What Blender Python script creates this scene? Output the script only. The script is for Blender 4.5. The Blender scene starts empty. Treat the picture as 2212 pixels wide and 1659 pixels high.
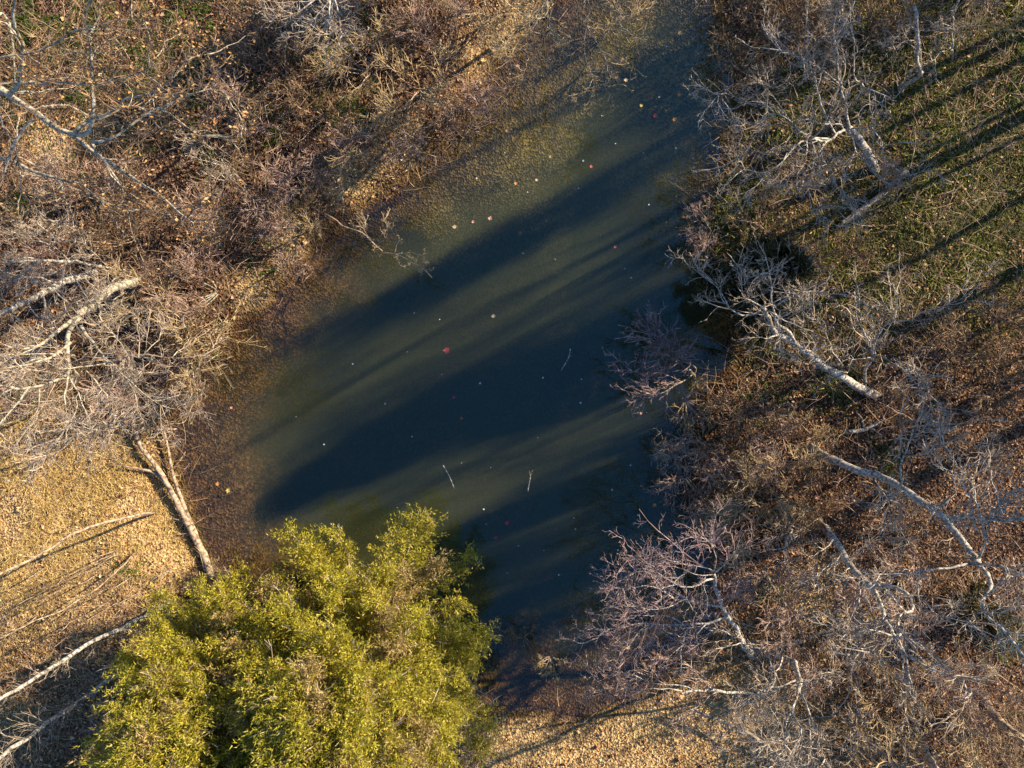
import bpy, math
import numpy as np
from mathutils import Vector
rng = np.random.default_rng(11)
R = math.radians
scene = bpy.context.scene
col = scene.collection

# ------------------------------------------------------------------ camera, sky, sun, exposure
H = 18.0                                     # drone height above the water
cam_d = bpy.data.cameras.new('camera'); cam = bpy.data.objects.new('camera', cam_d); col.objects.link(cam)
cam.location = (0, 0, H); cam.rotation_euler = (0, 0, 0)
cam_d.sensor_width = 36; cam_d.lens = 27.0; cam_d.clip_end = 2000; cam_d.clip_start = 0.1
scene.camera = cam
SUN_EL, SUN_AZ = 27.0, 63.0                  # azimuth clockwise from +Y
world = bpy.data.worlds.new('World'); scene.world = world; world.use_nodes = True
wn = world.node_tree.nodes; wl = world.node_tree.links
sky = wn.new('ShaderNodeTexSky'); sky.sky_type = 'NISHITA'; sky.sun_disc = False
sky.sun_elevation = R(SUN_EL); sky.sun_rotation = R(SUN_AZ); sky.air_density = 1.0; sky.dust_density = 0.4; sky.ozone_density = 7.0
wl.new(sky.outputs[0], wn['Background'].inputs[0]); wn['Background'].inputs[1].default_value = 0.105
S = Vector((math.cos(R(SUN_EL)) * math.sin(R(SUN_AZ)), math.cos(R(SUN_EL)) * math.cos(R(SUN_AZ)), math.sin(R(SUN_EL))))
sun_d = bpy.data.lights.new('sun', 'SUN'); sun_d.energy = 5.0; sun_d.angle = R(0.55); sun_d.color = (1.0, 0.84, 0.60)
sun = bpy.data.objects.new('sun', sun_d); col.objects.link(sun); sun.rotation_euler = S.to_track_quat('Z', 'Y').to_euler()
sun.location = S * 60
vs = scene.view_settings
vs.view_transform = 'Standard'; vs.look = 'None'; vs.gamma = 1; vs.use_curve_mapping = False; vs.exposure = 1.45
scene.cycles.use_denoising = True
scene.cycles.max_bounces = 5; scene.cycles.transparent_max_bounces = 8
scene.cycles.volume_bounces = 0

# ------------------------------------------------------------------ helpers
SC = 24.0 / 2212.0
def P(u, v, z=0.0):
    s = SC * (H - z) / H
    return np.array([(u - 1106) * s, (829.5 - v) * s, z])
def XY(u, v): return (u - 1106) * SC, (829.5 - v) * SC
def UV(x, y): return x / SC + 1106, 829.5 - y / SC

def norm(a): return a / (np.linalg.norm(a, axis=-1, keepdims=True) + 1e-9)
def mesh_np(name, V, F, smooth=False):
    V = np.asarray(V, np.float32); F = np.asarray(F, np.int32)
    me = bpy.data.meshes.new(name); n, k = F.shape
    me.vertices.add(len(V)); me.vertices.foreach_set('co', V.ravel())
    me.loops.add(n * k); me.loops.foreach_set('vertex_index', F.ravel())
    me.polygons.add(n); me.polygons.foreach_set('loop_start', np.arange(0, n * k, k, dtype=np.int32))
    me.polygons.foreach_set('use_smooth', np.full(n, smooth))
    me.update(calc_edges=True); return me
def obj(name, me, mat=None, parent=None):
    if mat and not me.materials: me.materials.append(mat)
    o = bpy.data.objects.new(name, me); col.objects.link(o)
    if parent: o.parent = parent
    return o
def empty(name, loc=(0, 0, 0), rz=0.0):
    o = bpy.data.objects.new(name, None); col.objects.link(o); o.location = loc; o.rotation_euler = (0, 0, rz)
    o.empty_display_size = 0.2; return o
def tag(o, label=None, cat=None, group=None, kind=None):
    if label: o['label'] = label
    if cat: o['category'] = cat
    if group: o['group'] = group
    if kind: o['kind'] = kind
    return o
def frames(d):
    up = np.where(np.abs(d[:, 2:3]) > 0.9, np.array([[1., 0, 0]]), np.array([[0, 0, 1.]]))
    a = norm(np.cross(d, up)); return a, np.cross(d, a)
def seg_tubes(p0, p1, r0, r1, sides=3):
    n = len(p0); a, b = frames(norm(p1 - p0)); V = np.zeros((n, 2 * sides, 3))
    for i in range(sides):
        t = 2 * math.pi * i / sides; o = a * math.cos(t) + b * math.sin(t)
        V[:, i] = p0 + o * r0[:, None]; V[:, sides + i] = p1 + o * r1[:, None]
    f = np.array([[i, (i + 1) % sides, sides + (i + 1) % sides, sides + i] for i in range(sides)])
    F = (np.arange(n)[:, None, None] * 2 * sides + f[None]).reshape(-1, 4)
    return V.reshape(-1, 3), F
def cat_mesh(parts):
    Vs, Fs, o = [], [], 0
    for V, F in parts: Vs.append(V); Fs.append(F + o); o += len(V)
    return np.concatenate(Vs), np.concatenate(Fs)
def smooth_poly(pts, step=0.16, wob=0.02):
    pts = np.asarray(pts, float)
    if len(pts) < 3:
        pts = np.array([pts[0], (pts[0] * 2 + pts[-1]) / 3, (pts[0] + pts[-1] * 2) / 3, pts[-1]])
    e = np.concatenate([[2 * pts[0] - pts[1]], pts, [2 * pts[-1] - pts[-2]]]); out = []
    for i in range(1, len(e) - 2):
        n = max(2, int(np.linalg.norm(e[i + 1] - e[i]) / step))
        t = np.linspace(0, 1, n, endpoint=False)[:, None]
        a, b, c, d = e[i - 1], e[i], e[i + 1], e[i + 2]
        out.append(0.5 * (2 * b + (c - a) * t + (2 * a - 5 * b + 4 * c - d) * t * t + (3 * b - a - 3 * c + d) * t ** 3))
    q = np.concatenate(out + [pts[-1:]])
    w = rng.normal(0, wob, q.shape); w[0] = 0
    w[1:-1] = (w[:-2] + w[1:-1] + w[2:]) / 2
    return q + w
def poly_tube(q, r0, r1, sides=7, rough=0.06, power=0.8, flare=0):
    n = len(q); d = norm(np.gradient(q, axis=0)); a, b = frames(d)
    for i in range(1, n):                                  # keep frames from twisting
        a[i] = norm(a[i - 1] - d[i] * np.dot(a[i - 1], d[i])); b[i] = np.cross(d[i], a[i])
    r = r0 + (r1 - r0) * np.linspace(0, 1, n) ** power
    if flare: r = r * (1 + .55 * flare * np.exp(-np.linalg.norm(q - q[0], axis=1) / .22))
    V = np.zeros((n, sides, 3))
    for i in range(sides):
        t = 2 * math.pi * i / sides
        rr = r * (1 + rng.normal(0, rough, n))
        V[:, i] = q + (a * math.cos(t) + b * math.sin(t)) * rr[:, None]
    F = []
    for k in range(n - 1):
        for i in range(sides):
            j = (i + 1) % sides; F.append((k * sides + i, k * sides + j, (k + 1) * sides + j, (k + 1) * sides + i))
    V = V.reshape(-1, 3); m = len(V)
    V = np.concatenate([V, [q[-1] + d[-1] * r1], [q[0] - d[0] * r0 * .2]])
    for i in range(sides):
        j = (i + 1) % sides; F.append(((n - 1) * sides + i, (n - 1) * sides + j, m, m)); F.append((j, i, m + 1, m + 1))
    F = np.array(F); return V, F
def poly_mesh(name, VF):
    V, F = VF; me = bpy.data.meshes.new(name)
    me.from_pydata(V.tolist(), [], [tuple(dict.fromkeys(f)) for f in F.tolist()])
    me.polygons.foreach_set('use_smooth', np.ones(len(me.polygons), bool)); me.update(); return me
def walk(st, d, L, r, K, bend, up):
    """K-step random walks; returns (p0,p1,r0,r1) of the segments and node arrays."""
    n = len(st); pts = [st]; ds = [norm(d)]; p, dd = st, norm(d)
    for k in range(K):
        dd = norm(dd + rng.normal(0, bend, (n, 3)) + np.array([0, 0, up]))
        p = p + dd * (L / K)[:, None]; pts.append(p); ds.append(dd)
    pts = np.stack(pts, 1); ds = np.stack(ds, 1)
    f = np.linspace(1, 0.35, K + 1)
    p0 = pts[:, :-1].reshape(-1, 3); p1 = pts[:, 1:].reshape(-1, 3)
    r0 = (r[:, None] * f[None, :-1]).ravel(); r1 = (r[:, None] * f[None, 1:]).ravel()
    return (p0, p1, r0, r1), pts, ds
def spawn(pts, ds, L, r, m, ang, lr, rr, lo=0.2):
    n, k, _ = pts.shape; t = rng.uniform(lo, 1, (n, m)) * (k - 1); i = np.minimum(t.astype(int), k - 2); f = (t - i)[..., None]
    ar = np.arange(n)[:, None]
    st = pts[ar, i] * (1 - f) + pts[ar, i + 1] * f; d = ds[ar, i]
    ax = norm(rng.normal(0, 1, (n, m, 3))); ax = norm(ax - d * (ax * d).sum(-1, keepdims=True))
    a = rng.normal(ang, 0.2, (n, m))[..., None]
    nd = d * np.cos(a) + ax * np.sin(a)
    LL = (L[:, None] * lr * rng.uniform(.5, 1.2, (n, m)) * (1.15 - 0.6 * t / (k - 1)))
    return st.reshape(-1, 3), nd.reshape(-1, 3), LL.ravel(), np.repeat(r * rr, m)
def grow(st, d, L, r, levels, bend=0.22, up=0.03, K=4):
    """levels: list of (kids, angle, length ratio, radius ratio). Returns segment arrays."""
    out = []
    for lv in range(len(levels) + 1):
        s, pts, ds = walk(st, d, L, r, K if lv == 0 else max(1, K - lv - 1) if lv == len(levels) else max(2, K - lv), bend, up); out.append(s)
        if lv < len(levels):
            m, ang, lr, rr = levels[lv]; st, d, L, r = spawn(pts, ds, L, r, m, ang, lr, rr)
    return tuple(np.concatenate([o[i] for o in out]) for i in range(4))
def along(q, n, ang, L, r, lo=.15, hi=1.0, flat=1.0):
    """n starts along the polyline q leaving at about ang."""
    t = rng.uniform(lo, hi, n) ** .85 * (len(q) - 1.001); i = t.astype(int); f = (t - i)[:, None]
    st = q[i] * (1 - f) + q[np.minimum(i + 1, len(q) - 1)] * f; d = norm(np.gradient(q, axis=0))[i]
    ax = norm(rng.normal(0, 1, (n, 3)) * np.array([1, 1, flat])); ax = norm(ax - d * (ax * d).sum(-1, keepdims=True))
    a = rng.normal(ang, .25, n)[:, None]
    return st, norm(d * np.cos(a) + ax * np.sin(a)), L * rng.uniform(.45, 1.25, n) * (1.2 - .6 * t / len(q)), np.full(n, r)

def vnoise(x, y, sc, seed):
    g = np.random.default_rng(seed).random((64, 64)); X = np.asarray(x) / sc + 500; Y = np.asarray(y) / sc + 500
    i = np.floor(X).astype(int); j = np.floor(Y).astype(int); fx = X - i; fy = Y - j
    fx = fx * fx * (3 - 2 * fx); fy = fy * fy * (3 - 2 * fy); i %= 64; j %= 64; i2 = (i + 1) % 64; j2 = (j + 1) % 64
    return (g[i, j] * (1 - fx) + g[i2, j] * fx) * (1 - fy) + (g[i, j2] * (1 - fx) + g[i2, j2] * fx) * fy
def sstep(a, b, x): t = np.clip((x - a) / (b - a), 0, 1); return t * t * (3 - 2 * t)

# ------------------------------------------------------------------ materials
def mat(name): 
    m = bpy.data.materials.new(name); m.use_nodes = True; return m, m.node_tree.nodes, m.node_tree.links, m.node_tree.nodes['Principled BSDF']
def ramp(n, stops):
    r = n.new('ShaderNodeValToRGB'); e = r.color_ramp.elements
    for i, (p, c) in enumerate(stops):
        x = e[i] if i < 2 else e.new(p)
        x.position = p; x.color = (*c, 1)
    return r
def island_mat(name, stops, rough=.8, transl=0.0, spec=.2):
    m, n, l, b = mat(name); g = n.new('ShaderNodeNewGeometry'); r = ramp(n, stops); l.new(g.outputs['Random Per Island'], r.inputs[0])
    l.new(r.outputs[0], b.inputs['Base Color']); b.inputs['Roughness'].default_value = rough; b.inputs['Specular IOR Level'].default_value = spec
    if transl:
        t = n.new('ShaderNodeBsdfTranslucent'); l.new(r.outputs[0], t.inputs[0]); x = n.new('ShaderNodeMixShader'); x.inputs[0].default_value = transl
        l.new(b.outputs[0], x.inputs[1]); l.new(t.outputs[0], x.inputs[2]); l.new(x.outputs[0], n['Material Output'].inputs[0])
    return m
def bark_mat(name, a, b_, c, scale=9.0):
    m, n, l, b = mat(name); tc = n.new('ShaderNodeTexCoord'); no = n.new('ShaderNodeTexNoise'); no.inputs['Scale'].default_value = scale; no.inputs['Detail'].default_value = 6
    l.new(tc.outputs['Object'], no.inputs['Vector']); r = ramp(n, [(.36, a), (.62, c)]); e = r.color_ramp.elements.new(.48); e.color = (*b_, 1)
    l.new(no.outputs['Fac'], r.inputs[0]); l.new(r.outputs[0], b.inputs['Base Color']); b.inputs['Roughness'].default_value = .85; b.inputs['Specular IOR Level'].default_value = .2
    n2 = n.new('ShaderNodeTexNoise'); n2.inputs['Scale'].default_value = 60; l.new(tc.outputs['Object'], n2.inputs['Vector'])
    bu = n.new('ShaderNodeBump'); bu.inputs['Strength'].default_value = .5; bu.inputs['Distance'].default_value = .02; l.new(n2.outputs['Fac'], bu.inputs['Height']); l.new(bu.outputs[0], b.inputs['Normal'])
    return m
M = {}
M['pale_bark'] = bark_mat('pale_bark', (.08, .07, .055), (.25, .22, .185), (.46, .42, .36), 18)
M['oak_bark'] = bark_mat('oak_bark', (.09, .07, .045), (.28, .24, .17), (.42, .37, .28), 14)
M['grey_bark'] = bark_mat('grey_bark', (.06, .05, .038), (.19, .16, .125), (.34, .30, .23), 14)
M['tan_bark'] = bark_mat('tan_bark', (.10, .065, .04), (.27, .19, .13), (.40, .31, .22), 14)
M['pale_twig'] = island_mat('pale_twig', [(0, (.13, .09, .06)), (.6, (.28, .215, .155)), (1, (.46, .38, .29))])
M['mauve_twig'] = island_mat('mauve_twig', [(0, (.11, .065, .04)), (.6, (.26, .165, .125)), (1, (.42, .30, .23))])
M['purple_twig'] = island_mat('purple_twig', [(0, (.10, .06, .055)), (.6, (.22, .145, .135)), (1, (.36, .27, .24))])
M['brown_twig'] = island_mat('brown_twig', [(0, (.07, .042, .022)), (.6, (.16, .10, .055)), (1, (.30, .20, .11))])
M['straw_twig'] = island_mat('straw_twig', [(0, (.18, .12, .055)), (.6, (.31, .22, .11)), (1, (.45, .35, .21))])
M['brown_leaf'] = island_mat('brown_leaf', [(0, (.05, .022, .011)), (.3, (.14, .063, .028)), (.6, (.29, .145, .072)), (.82, (.45, .25, .14)), (1, (.60, .39, .25))], transl=.1)
M['tan_leaf'] = island_mat('tan_leaf', [(0, (.08, .04, .018)), (.25, (.34, .20, .09)), (.6, (.57, .385, .19)), (.85, (.60, .43, .21)), (1, (.68, .53, .32))], transl=.15)
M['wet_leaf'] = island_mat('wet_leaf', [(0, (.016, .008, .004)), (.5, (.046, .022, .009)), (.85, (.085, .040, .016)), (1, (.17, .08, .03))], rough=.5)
M['clinging_leaf'] = island_mat('clinging_leaf', [(0, (.32, .15, .045)), (.5, (.56, .31, .11)), (1, (.70, .46, .22))], transl=.35)
M['straw'] = island_mat('straw', [(0, (.32, .20, .06)), (.5, (.54, .38, .13)), (1, (.68, .52, .22))], transl=.15)
M['green_blade'] = island_mat('green_blade', [(0, (.04, .07, .012)), (.6, (.09, .14, .02)), (1, (.18, .22, .04))], transl=.3)
M['moss'] = island_mat('moss', [(0, (.04, .05, .011)), (.5, (.115, .135, .02)), (.8, (.20, .205, .035)), (1, (.32, .27, .10))], transl=.2)
M['cedar_leaf'] = island_mat('cedar_leaf', [(0, (.08, .09, .01)), (.4, (.32, .29, .02)), (.78, (.52, .44, .04)), (.92, (.58, .47, .16)), (1, (.50, .29, .06))], transl=.42, spec=.25)
M['rusty_cedar_leaf'] = island_mat('rusty_cedar_leaf', [(0, (.12, .09, .02)), (.4, (.32, .23, .07)), (.8, (.46, .34, .13)), (1, (.5, .38, .24))], transl=.35)
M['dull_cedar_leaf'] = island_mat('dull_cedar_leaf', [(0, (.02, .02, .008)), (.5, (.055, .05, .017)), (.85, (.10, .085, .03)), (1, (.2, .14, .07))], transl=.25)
M['pine_leaf'] = island_mat('pine_leaf', [(0, (.03, .05, .015)), (1, (.07, .1, .03))], transl=.15)
def flat(name, c, rough=.7, tr=.2):
    return island_mat(name, [(0, tuple(x * .8 for x in c)), (1, tuple(min(1, x * 1.15) for x in c))], rough=rough, transl=tr)
for k, c in dict(red=(.42, .09, .08), crimson=(.34, .05, .09), pink=(.55, .31, .24), orange=(.52, .24, .08), tan=(.52, .38, .22), white=(.62, .60, .55), yellow=(.55, .42, .12), brown=(.24, .11, .06)).items():
    M[k] = flat(k + '_floating_leaf', c)

# ------------------------------------------------------------------ terrain with the pond basin
POND = [(1215, -70), (1200, 0), (1165, 50), (1105, 105), (1065, 140), (1050, 190), (1030, 245), (995, 295), (930, 340), (880, 385), (800, 432), (730, 475), (685, 525), (650, 590),
        (600, 650), (540, 695), (490, 745), (440, 800), (395, 850), (372, 900), (380, 990), (402, 1060), (430, 1130), (452, 1190), (478, 1235), (560, 1300), (700, 1400), (850, 1480), (960, 1500),
        (1040, 1515), (1120, 1538), (1230, 1545), (1310, 1525), (1380, 1490), (1460, 1430), (1530, 1370), (1555, 1300), (1535, 1230), (1508, 1150), (1515, 1080), (1500, 1000), (1490, 940),
        (1510, 880), (1545, 840), (1575, 790), (1570, 740), (1600, 690), (1590, 620), (1550, 560), (1520, 500), (1530, 440), (1560, 380), (1562, 300), (1575, 240), (1582, 170), (1570, 110), (1540, 50), (1530, 0), (1545, -70)]
pond_xy = np.array([XY(*p) for p in POND])
def pond_sd(x, y):
    """signed distance to the shoreline, positive inside the pond (metres)."""
    x = np.asarray(x, float); y = np.asarray(y, float); best = np.full(x.shape, 1e9); ins = np.zeros(x.shape, bool)
    n = len(pond_xy)
    for i in range(n):
        a = pond_xy[i]; b = pond_xy[(i + 1) % n]; ex, ey = b - a
        t = np.clip(((x - a[0]) * ex + (y - a[1]) * ey) / (ex * ex + ey * ey), 0, 1)
        best = np.minimum(best, (x - a[0] - ex * t) ** 2 + (y - a[1] - ey * t) ** 2)
        c = ((a[1] > y) != (b[1] > y)); ins ^= c & (x < a[0] + (y - a[1]) / (ey if abs(ey) > 1e-9 else 1e-9) * ex)
    return np.where(ins, 1, -1) * np.sqrt(best)
def height_raw(x, y):
    d = pond_sd(x, y) + (vnoise(x, y, .7, 3) - .5) * .35 + (vnoise(x, y, .25, 4) - .5) * .14
    u, v = UV(x, y)
    w = 1.3 + 1.15 * sstep(700, 420, u) + 2.0 * sstep(560, 200, v) * sstep(1600, 1250, u) + .9 * sstep(1200, 1450, v) - .6 * sstep(1250, 1500, u) * sstep(300, 600, v)
    s = np.maximum(d, 0) / w
    below = -(0.10 * np.minimum(1, s * 4) + .16 * sstep(0, .6, s) + 1.45 * sstep(.35, 1.5, s)) - .02
    e = np.maximum(-d, 0)
    above = .03 + .30 * sstep(0, 1.3, e) + .25 * sstep(.8, 5, e) + sstep(.3, 2, e) * (.14 * (vnoise(x, y, 1.9, 5) - .3) + .10 * (vnoise(x, y, .6, 6) - .3))
    far = np.maximum(np.hypot(x, y) - 30, 0)
    return np.where(d > 0, below, above + far * .03 * vnoise(x, y, 40, 8))
GX0, GX1, GY0, GY1, GS = -20.0, 20.0, -16.0, 16.0, 0.1
gx = np.arange(GX0, GX1 + .01, GS); gy = np.arange(GY0, GY1 + .01, GS)
GZ = height_raw(*np.meshgrid(gx, gy, indexing='ij'))
def ground(x, y):
    x = np.atleast_1d(np.asarray(x, float)); y = np.atleast_1d(np.asarray(y, float))
    fx = np.clip((x - GX0) / GS, 0, len(gx) - 1.001); fy = np.clip((y - GY0) / GS, 0, len(gy) - 1.001); i = fx.astype(int); j = fy.astype(int); a = fx - i; b = fy - j
    return (GZ[i, j] * (1 - a) + GZ[i + 1, j] * a) * (1 - b) + (GZ[i, j + 1] * (1 - a) + GZ[i + 1, j + 1] * a) * b
def g1(x, y): return float(ground(x, y)[0])
def at_ground(u, v):                                        # world point of a place on the ground
    x, y = XY(u, v); z = max(g1(x, y), 0)
    return P(u, v, z)
def pin(u, v, poly):
    p = np.array(poly, float); x, y = p[:, 0], p[:, 1]; n = len(p); r = np.zeros(np.shape(u), bool)
    for i in range(n):
        x1, y1, x2, y2 = x[i], y[i], x[(i + 1) % n], y[(i + 1) % n]
        c = ((y1 > v) != (y2 > v)); r ^= c & (u < x1 + (v - y1) / ((y2 - y1) or 1e-9) * (x2 - x1))
    return r
def blob(u, v, pts, rad): 
    m = np.zeros(np.shape(u))
    for (a, b, *rr) in pts: m = np.maximum(m, np.exp(-((u - a) ** 2 + (v - b) ** 2) / (2 * (rr[0] if rr else rad) ** 2)))
    return m
def straw_w(u, v): return np.clip(blob(u, v, [(60, 1140, 110), (230, 1070, 100), (320, 1150, 70), (110, 1000, 90), (180, 1150, 80)], 100) * 1.3 + .38 * blob(u, v, [(30, 1300, 110), (200, 1350, 100), (20, 1500, 130)], 100), 0, 1)
def tan_w(u, v): return np.clip(blob(u, v, [(1150, 1640, 110), (1330, 1620, 130), (1450, 1560, 80), (1060, 1580, 50), (1600, 1580, 120), (1760, 1300, 60), (1140, 60, 45), (1070, 120, 40), (770, 400, 45), (650, 520, 40), (560, 640, 35), (880, 320, 30), (470, 500, 25), (220, 290, 30), (140, 330, 35), (340, 1130, 60), (400, 1180, 50)], 100) * 1.25, 0, 1)
def moss_w(u, v): return np.clip(blob(u, v, [(2000, 180, 170), (2150, 330, 180), (1900, 450, 140), (1750, 600, 120), (2080, 500, 140), (1700, 250, 70), (1620, 470, 70), (1830, 640, 80), (2150, 90, 130)], 100) * 1.25, 0, 1)

cx = 26 * 1.18 ** np.arange(1, 17) - 26 * 1.18 + 20
xs = np.concatenate([-cx[::-1], np.arange(-19.9, 19.95, .17), cx]); cy = cx - 4
ys = np.concatenate([-cy[::-1], np.arange(-15.9, 15.95, .17), cy])
X, Y = np.meshgrid(xs, ys, indexing='ij'); Z = height_raw(X, Y)
nx, ny = X.shape; idx = np.arange(nx * ny).reshape(nx, ny)
F = np.stack([idx[:-1, :-1], idx[1:, :-1], idx[1:, 1:], idx[:-1, 1:]], -1).reshape(-1, 4)
gm = mesh_np('ground', np.stack([X, Y, Z], -1).reshape(-1, 3), F, True)
UU, VV = UV(X, Y)
ca = gm.color_attributes.new('region', 'FLOAT_COLOR', 'POINT')
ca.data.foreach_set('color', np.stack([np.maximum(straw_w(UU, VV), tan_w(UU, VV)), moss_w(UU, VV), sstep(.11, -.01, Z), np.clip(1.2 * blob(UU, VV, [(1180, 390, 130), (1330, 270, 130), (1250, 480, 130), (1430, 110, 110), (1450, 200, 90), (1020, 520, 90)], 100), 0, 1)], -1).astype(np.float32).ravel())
m, n, l, b = mat('forest_floor'); tc = n.new('ShaderNodeTexCoord')
def tex(kind, sc, **kw):
    t = n.new(kind); t.inputs['Scale'].default_value = sc
    for k, v in kw.items(): t.inputs[k].default_value = v
    l.new(tc.outputs['Object'], t.inputs['Vector']); return t
vo = tex('ShaderNodeTexVoronoi', 22); no = tex('ShaderNodeTexNoise', 1.6, Detail=8, Roughness=.7); fi = tex('ShaderNodeTexNoise', 30, Detail=6, Roughness=.7)
def mix(fac, a, c):
    x = n.new('ShaderNodeMix'); x.data_type = 'RGBA'
    if hasattr(fac, 'links'): l.new(fac, x.inputs[0])
    else: x.inputs[0].default_value = fac
    for s, y in ((6, a), (7, c)):
        if hasattr(y, 'links'): l.new(y, x.inputs[s])
        else: x.inputs[s].default_value = (*y, 1)
    return x.outputs[2]
sep = n.new('ShaderNodeSeparateColor'); l.new(vo.outputs['Color'], sep.inputs[0])
rb = ramp(n, [(0, (.03, .016, .009)), (.5, (.085, .045, .025)), (.8, (.16, .09, .05)), (1, (.28, .17, .10))]); l.new(sep.outputs[0], rb.inputs[0])
rt = ramp(n, [(0, (.22, .12, .05)), (.5, (.42, .28, .12)), (1, (.56, .41, .2))]); l.new(sep.outputs[0], rt.inputs[0])
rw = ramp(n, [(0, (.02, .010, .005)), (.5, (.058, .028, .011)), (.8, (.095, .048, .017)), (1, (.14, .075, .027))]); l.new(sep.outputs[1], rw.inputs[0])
rm = ramp(n, [(.3, (.035, .032, .013)), (.7, (.10, .092, .028))]); l.new(fi.outputs['Fac'], rm.inputs[0])
rd = ramp(n, [(.35, (.35, .35, .35)), (.65, (1, 1, 1))]); l.new(no.outputs['Fac'], rd.inputs[0])
at = n.new('ShaderNodeAttribute'); at.attribute_name = 'region'; sr = n.new('ShaderNodeSeparateColor'); l.new(at.outputs['Color'], sr.inputs[0])
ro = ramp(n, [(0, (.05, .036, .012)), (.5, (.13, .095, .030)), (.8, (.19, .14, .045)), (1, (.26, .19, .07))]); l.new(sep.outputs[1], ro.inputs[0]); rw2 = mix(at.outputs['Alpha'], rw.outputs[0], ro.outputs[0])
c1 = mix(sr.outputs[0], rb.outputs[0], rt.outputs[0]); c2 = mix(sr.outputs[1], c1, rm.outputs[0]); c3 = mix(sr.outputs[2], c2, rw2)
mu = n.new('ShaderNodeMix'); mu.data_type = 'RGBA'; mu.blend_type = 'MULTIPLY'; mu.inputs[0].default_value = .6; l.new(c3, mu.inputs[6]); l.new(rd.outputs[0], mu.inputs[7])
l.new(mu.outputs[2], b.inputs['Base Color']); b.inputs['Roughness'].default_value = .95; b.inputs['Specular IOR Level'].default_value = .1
bu = n.new('ShaderNodeBump'); bu.inputs['Strength'].default_value = .9; bu.inputs['Distance'].default_value = .04; l.new(vo.outputs['Distance'], bu.inputs['Height']); l.new(bu.outputs[0], b.inputs['Normal'])
floor = tag(obj('ground', gm, m), kind='structure')

# ------------------------------------------------------------------ the pond water (a closed body: clear surface with a blue-tinted reflection, slightly turbid inside)
def offset_poly(p, d):
    n_ = len(p); q = []
    ar = 0.5 * sum(p[i][0] * p[(i + 1) % n_][1] - p[(i + 1) % n_][0] * p[i][1] for i in range(n_))
    s_ = 1 if ar > 0 else -1
    for i in range(n_):
        e = norm(p[(i + 1) % n_] - p[i - 1]); q.append(p[i] + np.array([e[1], -e[0]]) * d * s_)
    return np.array(q), s_
op, sg = offset_poly(pond_xy, .55)
if sg < 0: op = op[::-1]
N = len(op); me = bpy.data.meshes.new('pond_water')
me.from_pydata([(x, y, 0) for x, y in op] + [(x, y, -3.2) for x, y in op], [], [tuple(range(N)), tuple(range(2 * N - 1, N - 1, -1))] + [(i, i + N, (i + 1) % N + N, (i + 1) % N) for i in range(N)])
m, n, l, b = mat('pond_water'); n.remove(b)
tr = n.new('ShaderNodeBsdfTransparent'); gl = n.new('ShaderNodeBsdfGlossy'); gl.inputs['Roughness'].default_value = .02; gl.inputs['Color'].default_value = (.32, .86, 1, 1)  # gloss tint puts the blue of the reflected sky into the colour
lw = n.new('ShaderNodeLayerWeight'); lw.inputs[0].default_value = .5; mx = n.new('ShaderNodeMixShader')      # Schlick shape, base value raised to strengthen the sky reflection
pw_ = n.new('ShaderNodeMath'); pw_.operation = 'POWER'; pw_.inputs[1].default_value = 5; l.new(lw.outputs['Facing'], pw_.inputs[0])
fr = n.new('ShaderNodeMath'); fr.operation = 'MULTIPLY_ADD'; fr.inputs[1].default_value = .98; fr.inputs[2].default_value = .042; l.new(pw_.outputs[0], fr.inputs[0])
l.new(fr.outputs[0], mx.inputs[0]); l.new(tr.outputs[0], mx.inputs[1]); l.new(gl.outputs[0], mx.inputs[2]); l.new(mx.outputs[0], n['Material Output'].inputs['Surface'])
vsn = n.new('ShaderNodeVolumeScatter'); vsn.inputs['Color'].default_value = (.50, .53, .24, 1); vsn.inputs['Density'].default_value = .18
va = n.new('ShaderNodeVolumeAbsorption'); va.inputs['Color'].default_value = (.36, .42, .28, 1); va.inputs['Density'].default_value = .55
ad = n.new('ShaderNodeAddShader'); l.new(vsn.outputs[0], ad.inputs[0]); l.new(va.outputs[0], ad.inputs[1]); l.new(ad.outputs[0], n['Material Output'].inputs['Volume'])
tag(obj('pond_water', me, m), kind='structure')

# ------------------------------------------------------------------ ground cover
def scatter(nn, dens, u0=-130, u1=2342, v0=-130, v1=1790):
    """nn random ground points kept where dens(u,v,h) exceeds a random draw."""
    nn = int(nn * 1.19); u = rng.uniform(u0, u1, nn); v = rng.uniform(v0, v1, nn); x, y = XY(u, v); h = ground(x, y)
    k = rng.random(nn) < dens(u, v, h); return x[k], y[k], h[k]
def leaf_quads(x, y, h, lmin, lmax, tilt, lift):
    n_ = len(x); a = rng.uniform(0, 2 * math.pi, n_); L = (lmin + (lmax - lmin) * rng.random(n_) ** 2.2) / 2; W = L * rng.uniform(.28, .75, n_)
    d = np.stack([np.cos(a), np.sin(a), rng.normal(0, tilt, n_)], 1); d = norm(d); s = norm(np.cross(np.array([0, 0, 1.]), d)); s[:, 2] += rng.normal(0, tilt, n_); s = norm(s)
    c = np.stack([x, y, h + lift + rng.uniform(0, .03, n_)], 1); up = np.cross(d, s); cu = rng.uniform(.1, .55, n_)[:, None] * W[:, None] * up
    V = np.stack([c - d * L[:, None], c + s * W[:, None] + cu, c + d * L[:, None], c - s * W[:, None] + cu], 1)
    i = np.arange(n_)[:, None] * 4; F = np.concatenate([i + np.array([[0, 2, 1]]), i + np.array([[0, 3, 2]])], 1).reshape(-1, 3)
    return V.reshape(-1, 3), F
tanmix = lambda u, v: np.maximum(straw_w(u, v) * .4, tan_w(u, v))
patch = lambda u, v: .35 + .65 * sstep(.3, .6, vnoise(u, v, 70, 21)) 
x, y, h = scatter(190000, lambda u, v, h: (h > .045) * (1 - .6 * tanmix(u, v)) * (1 - .45 * moss_w(u, v)) * patch(u, v))
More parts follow.
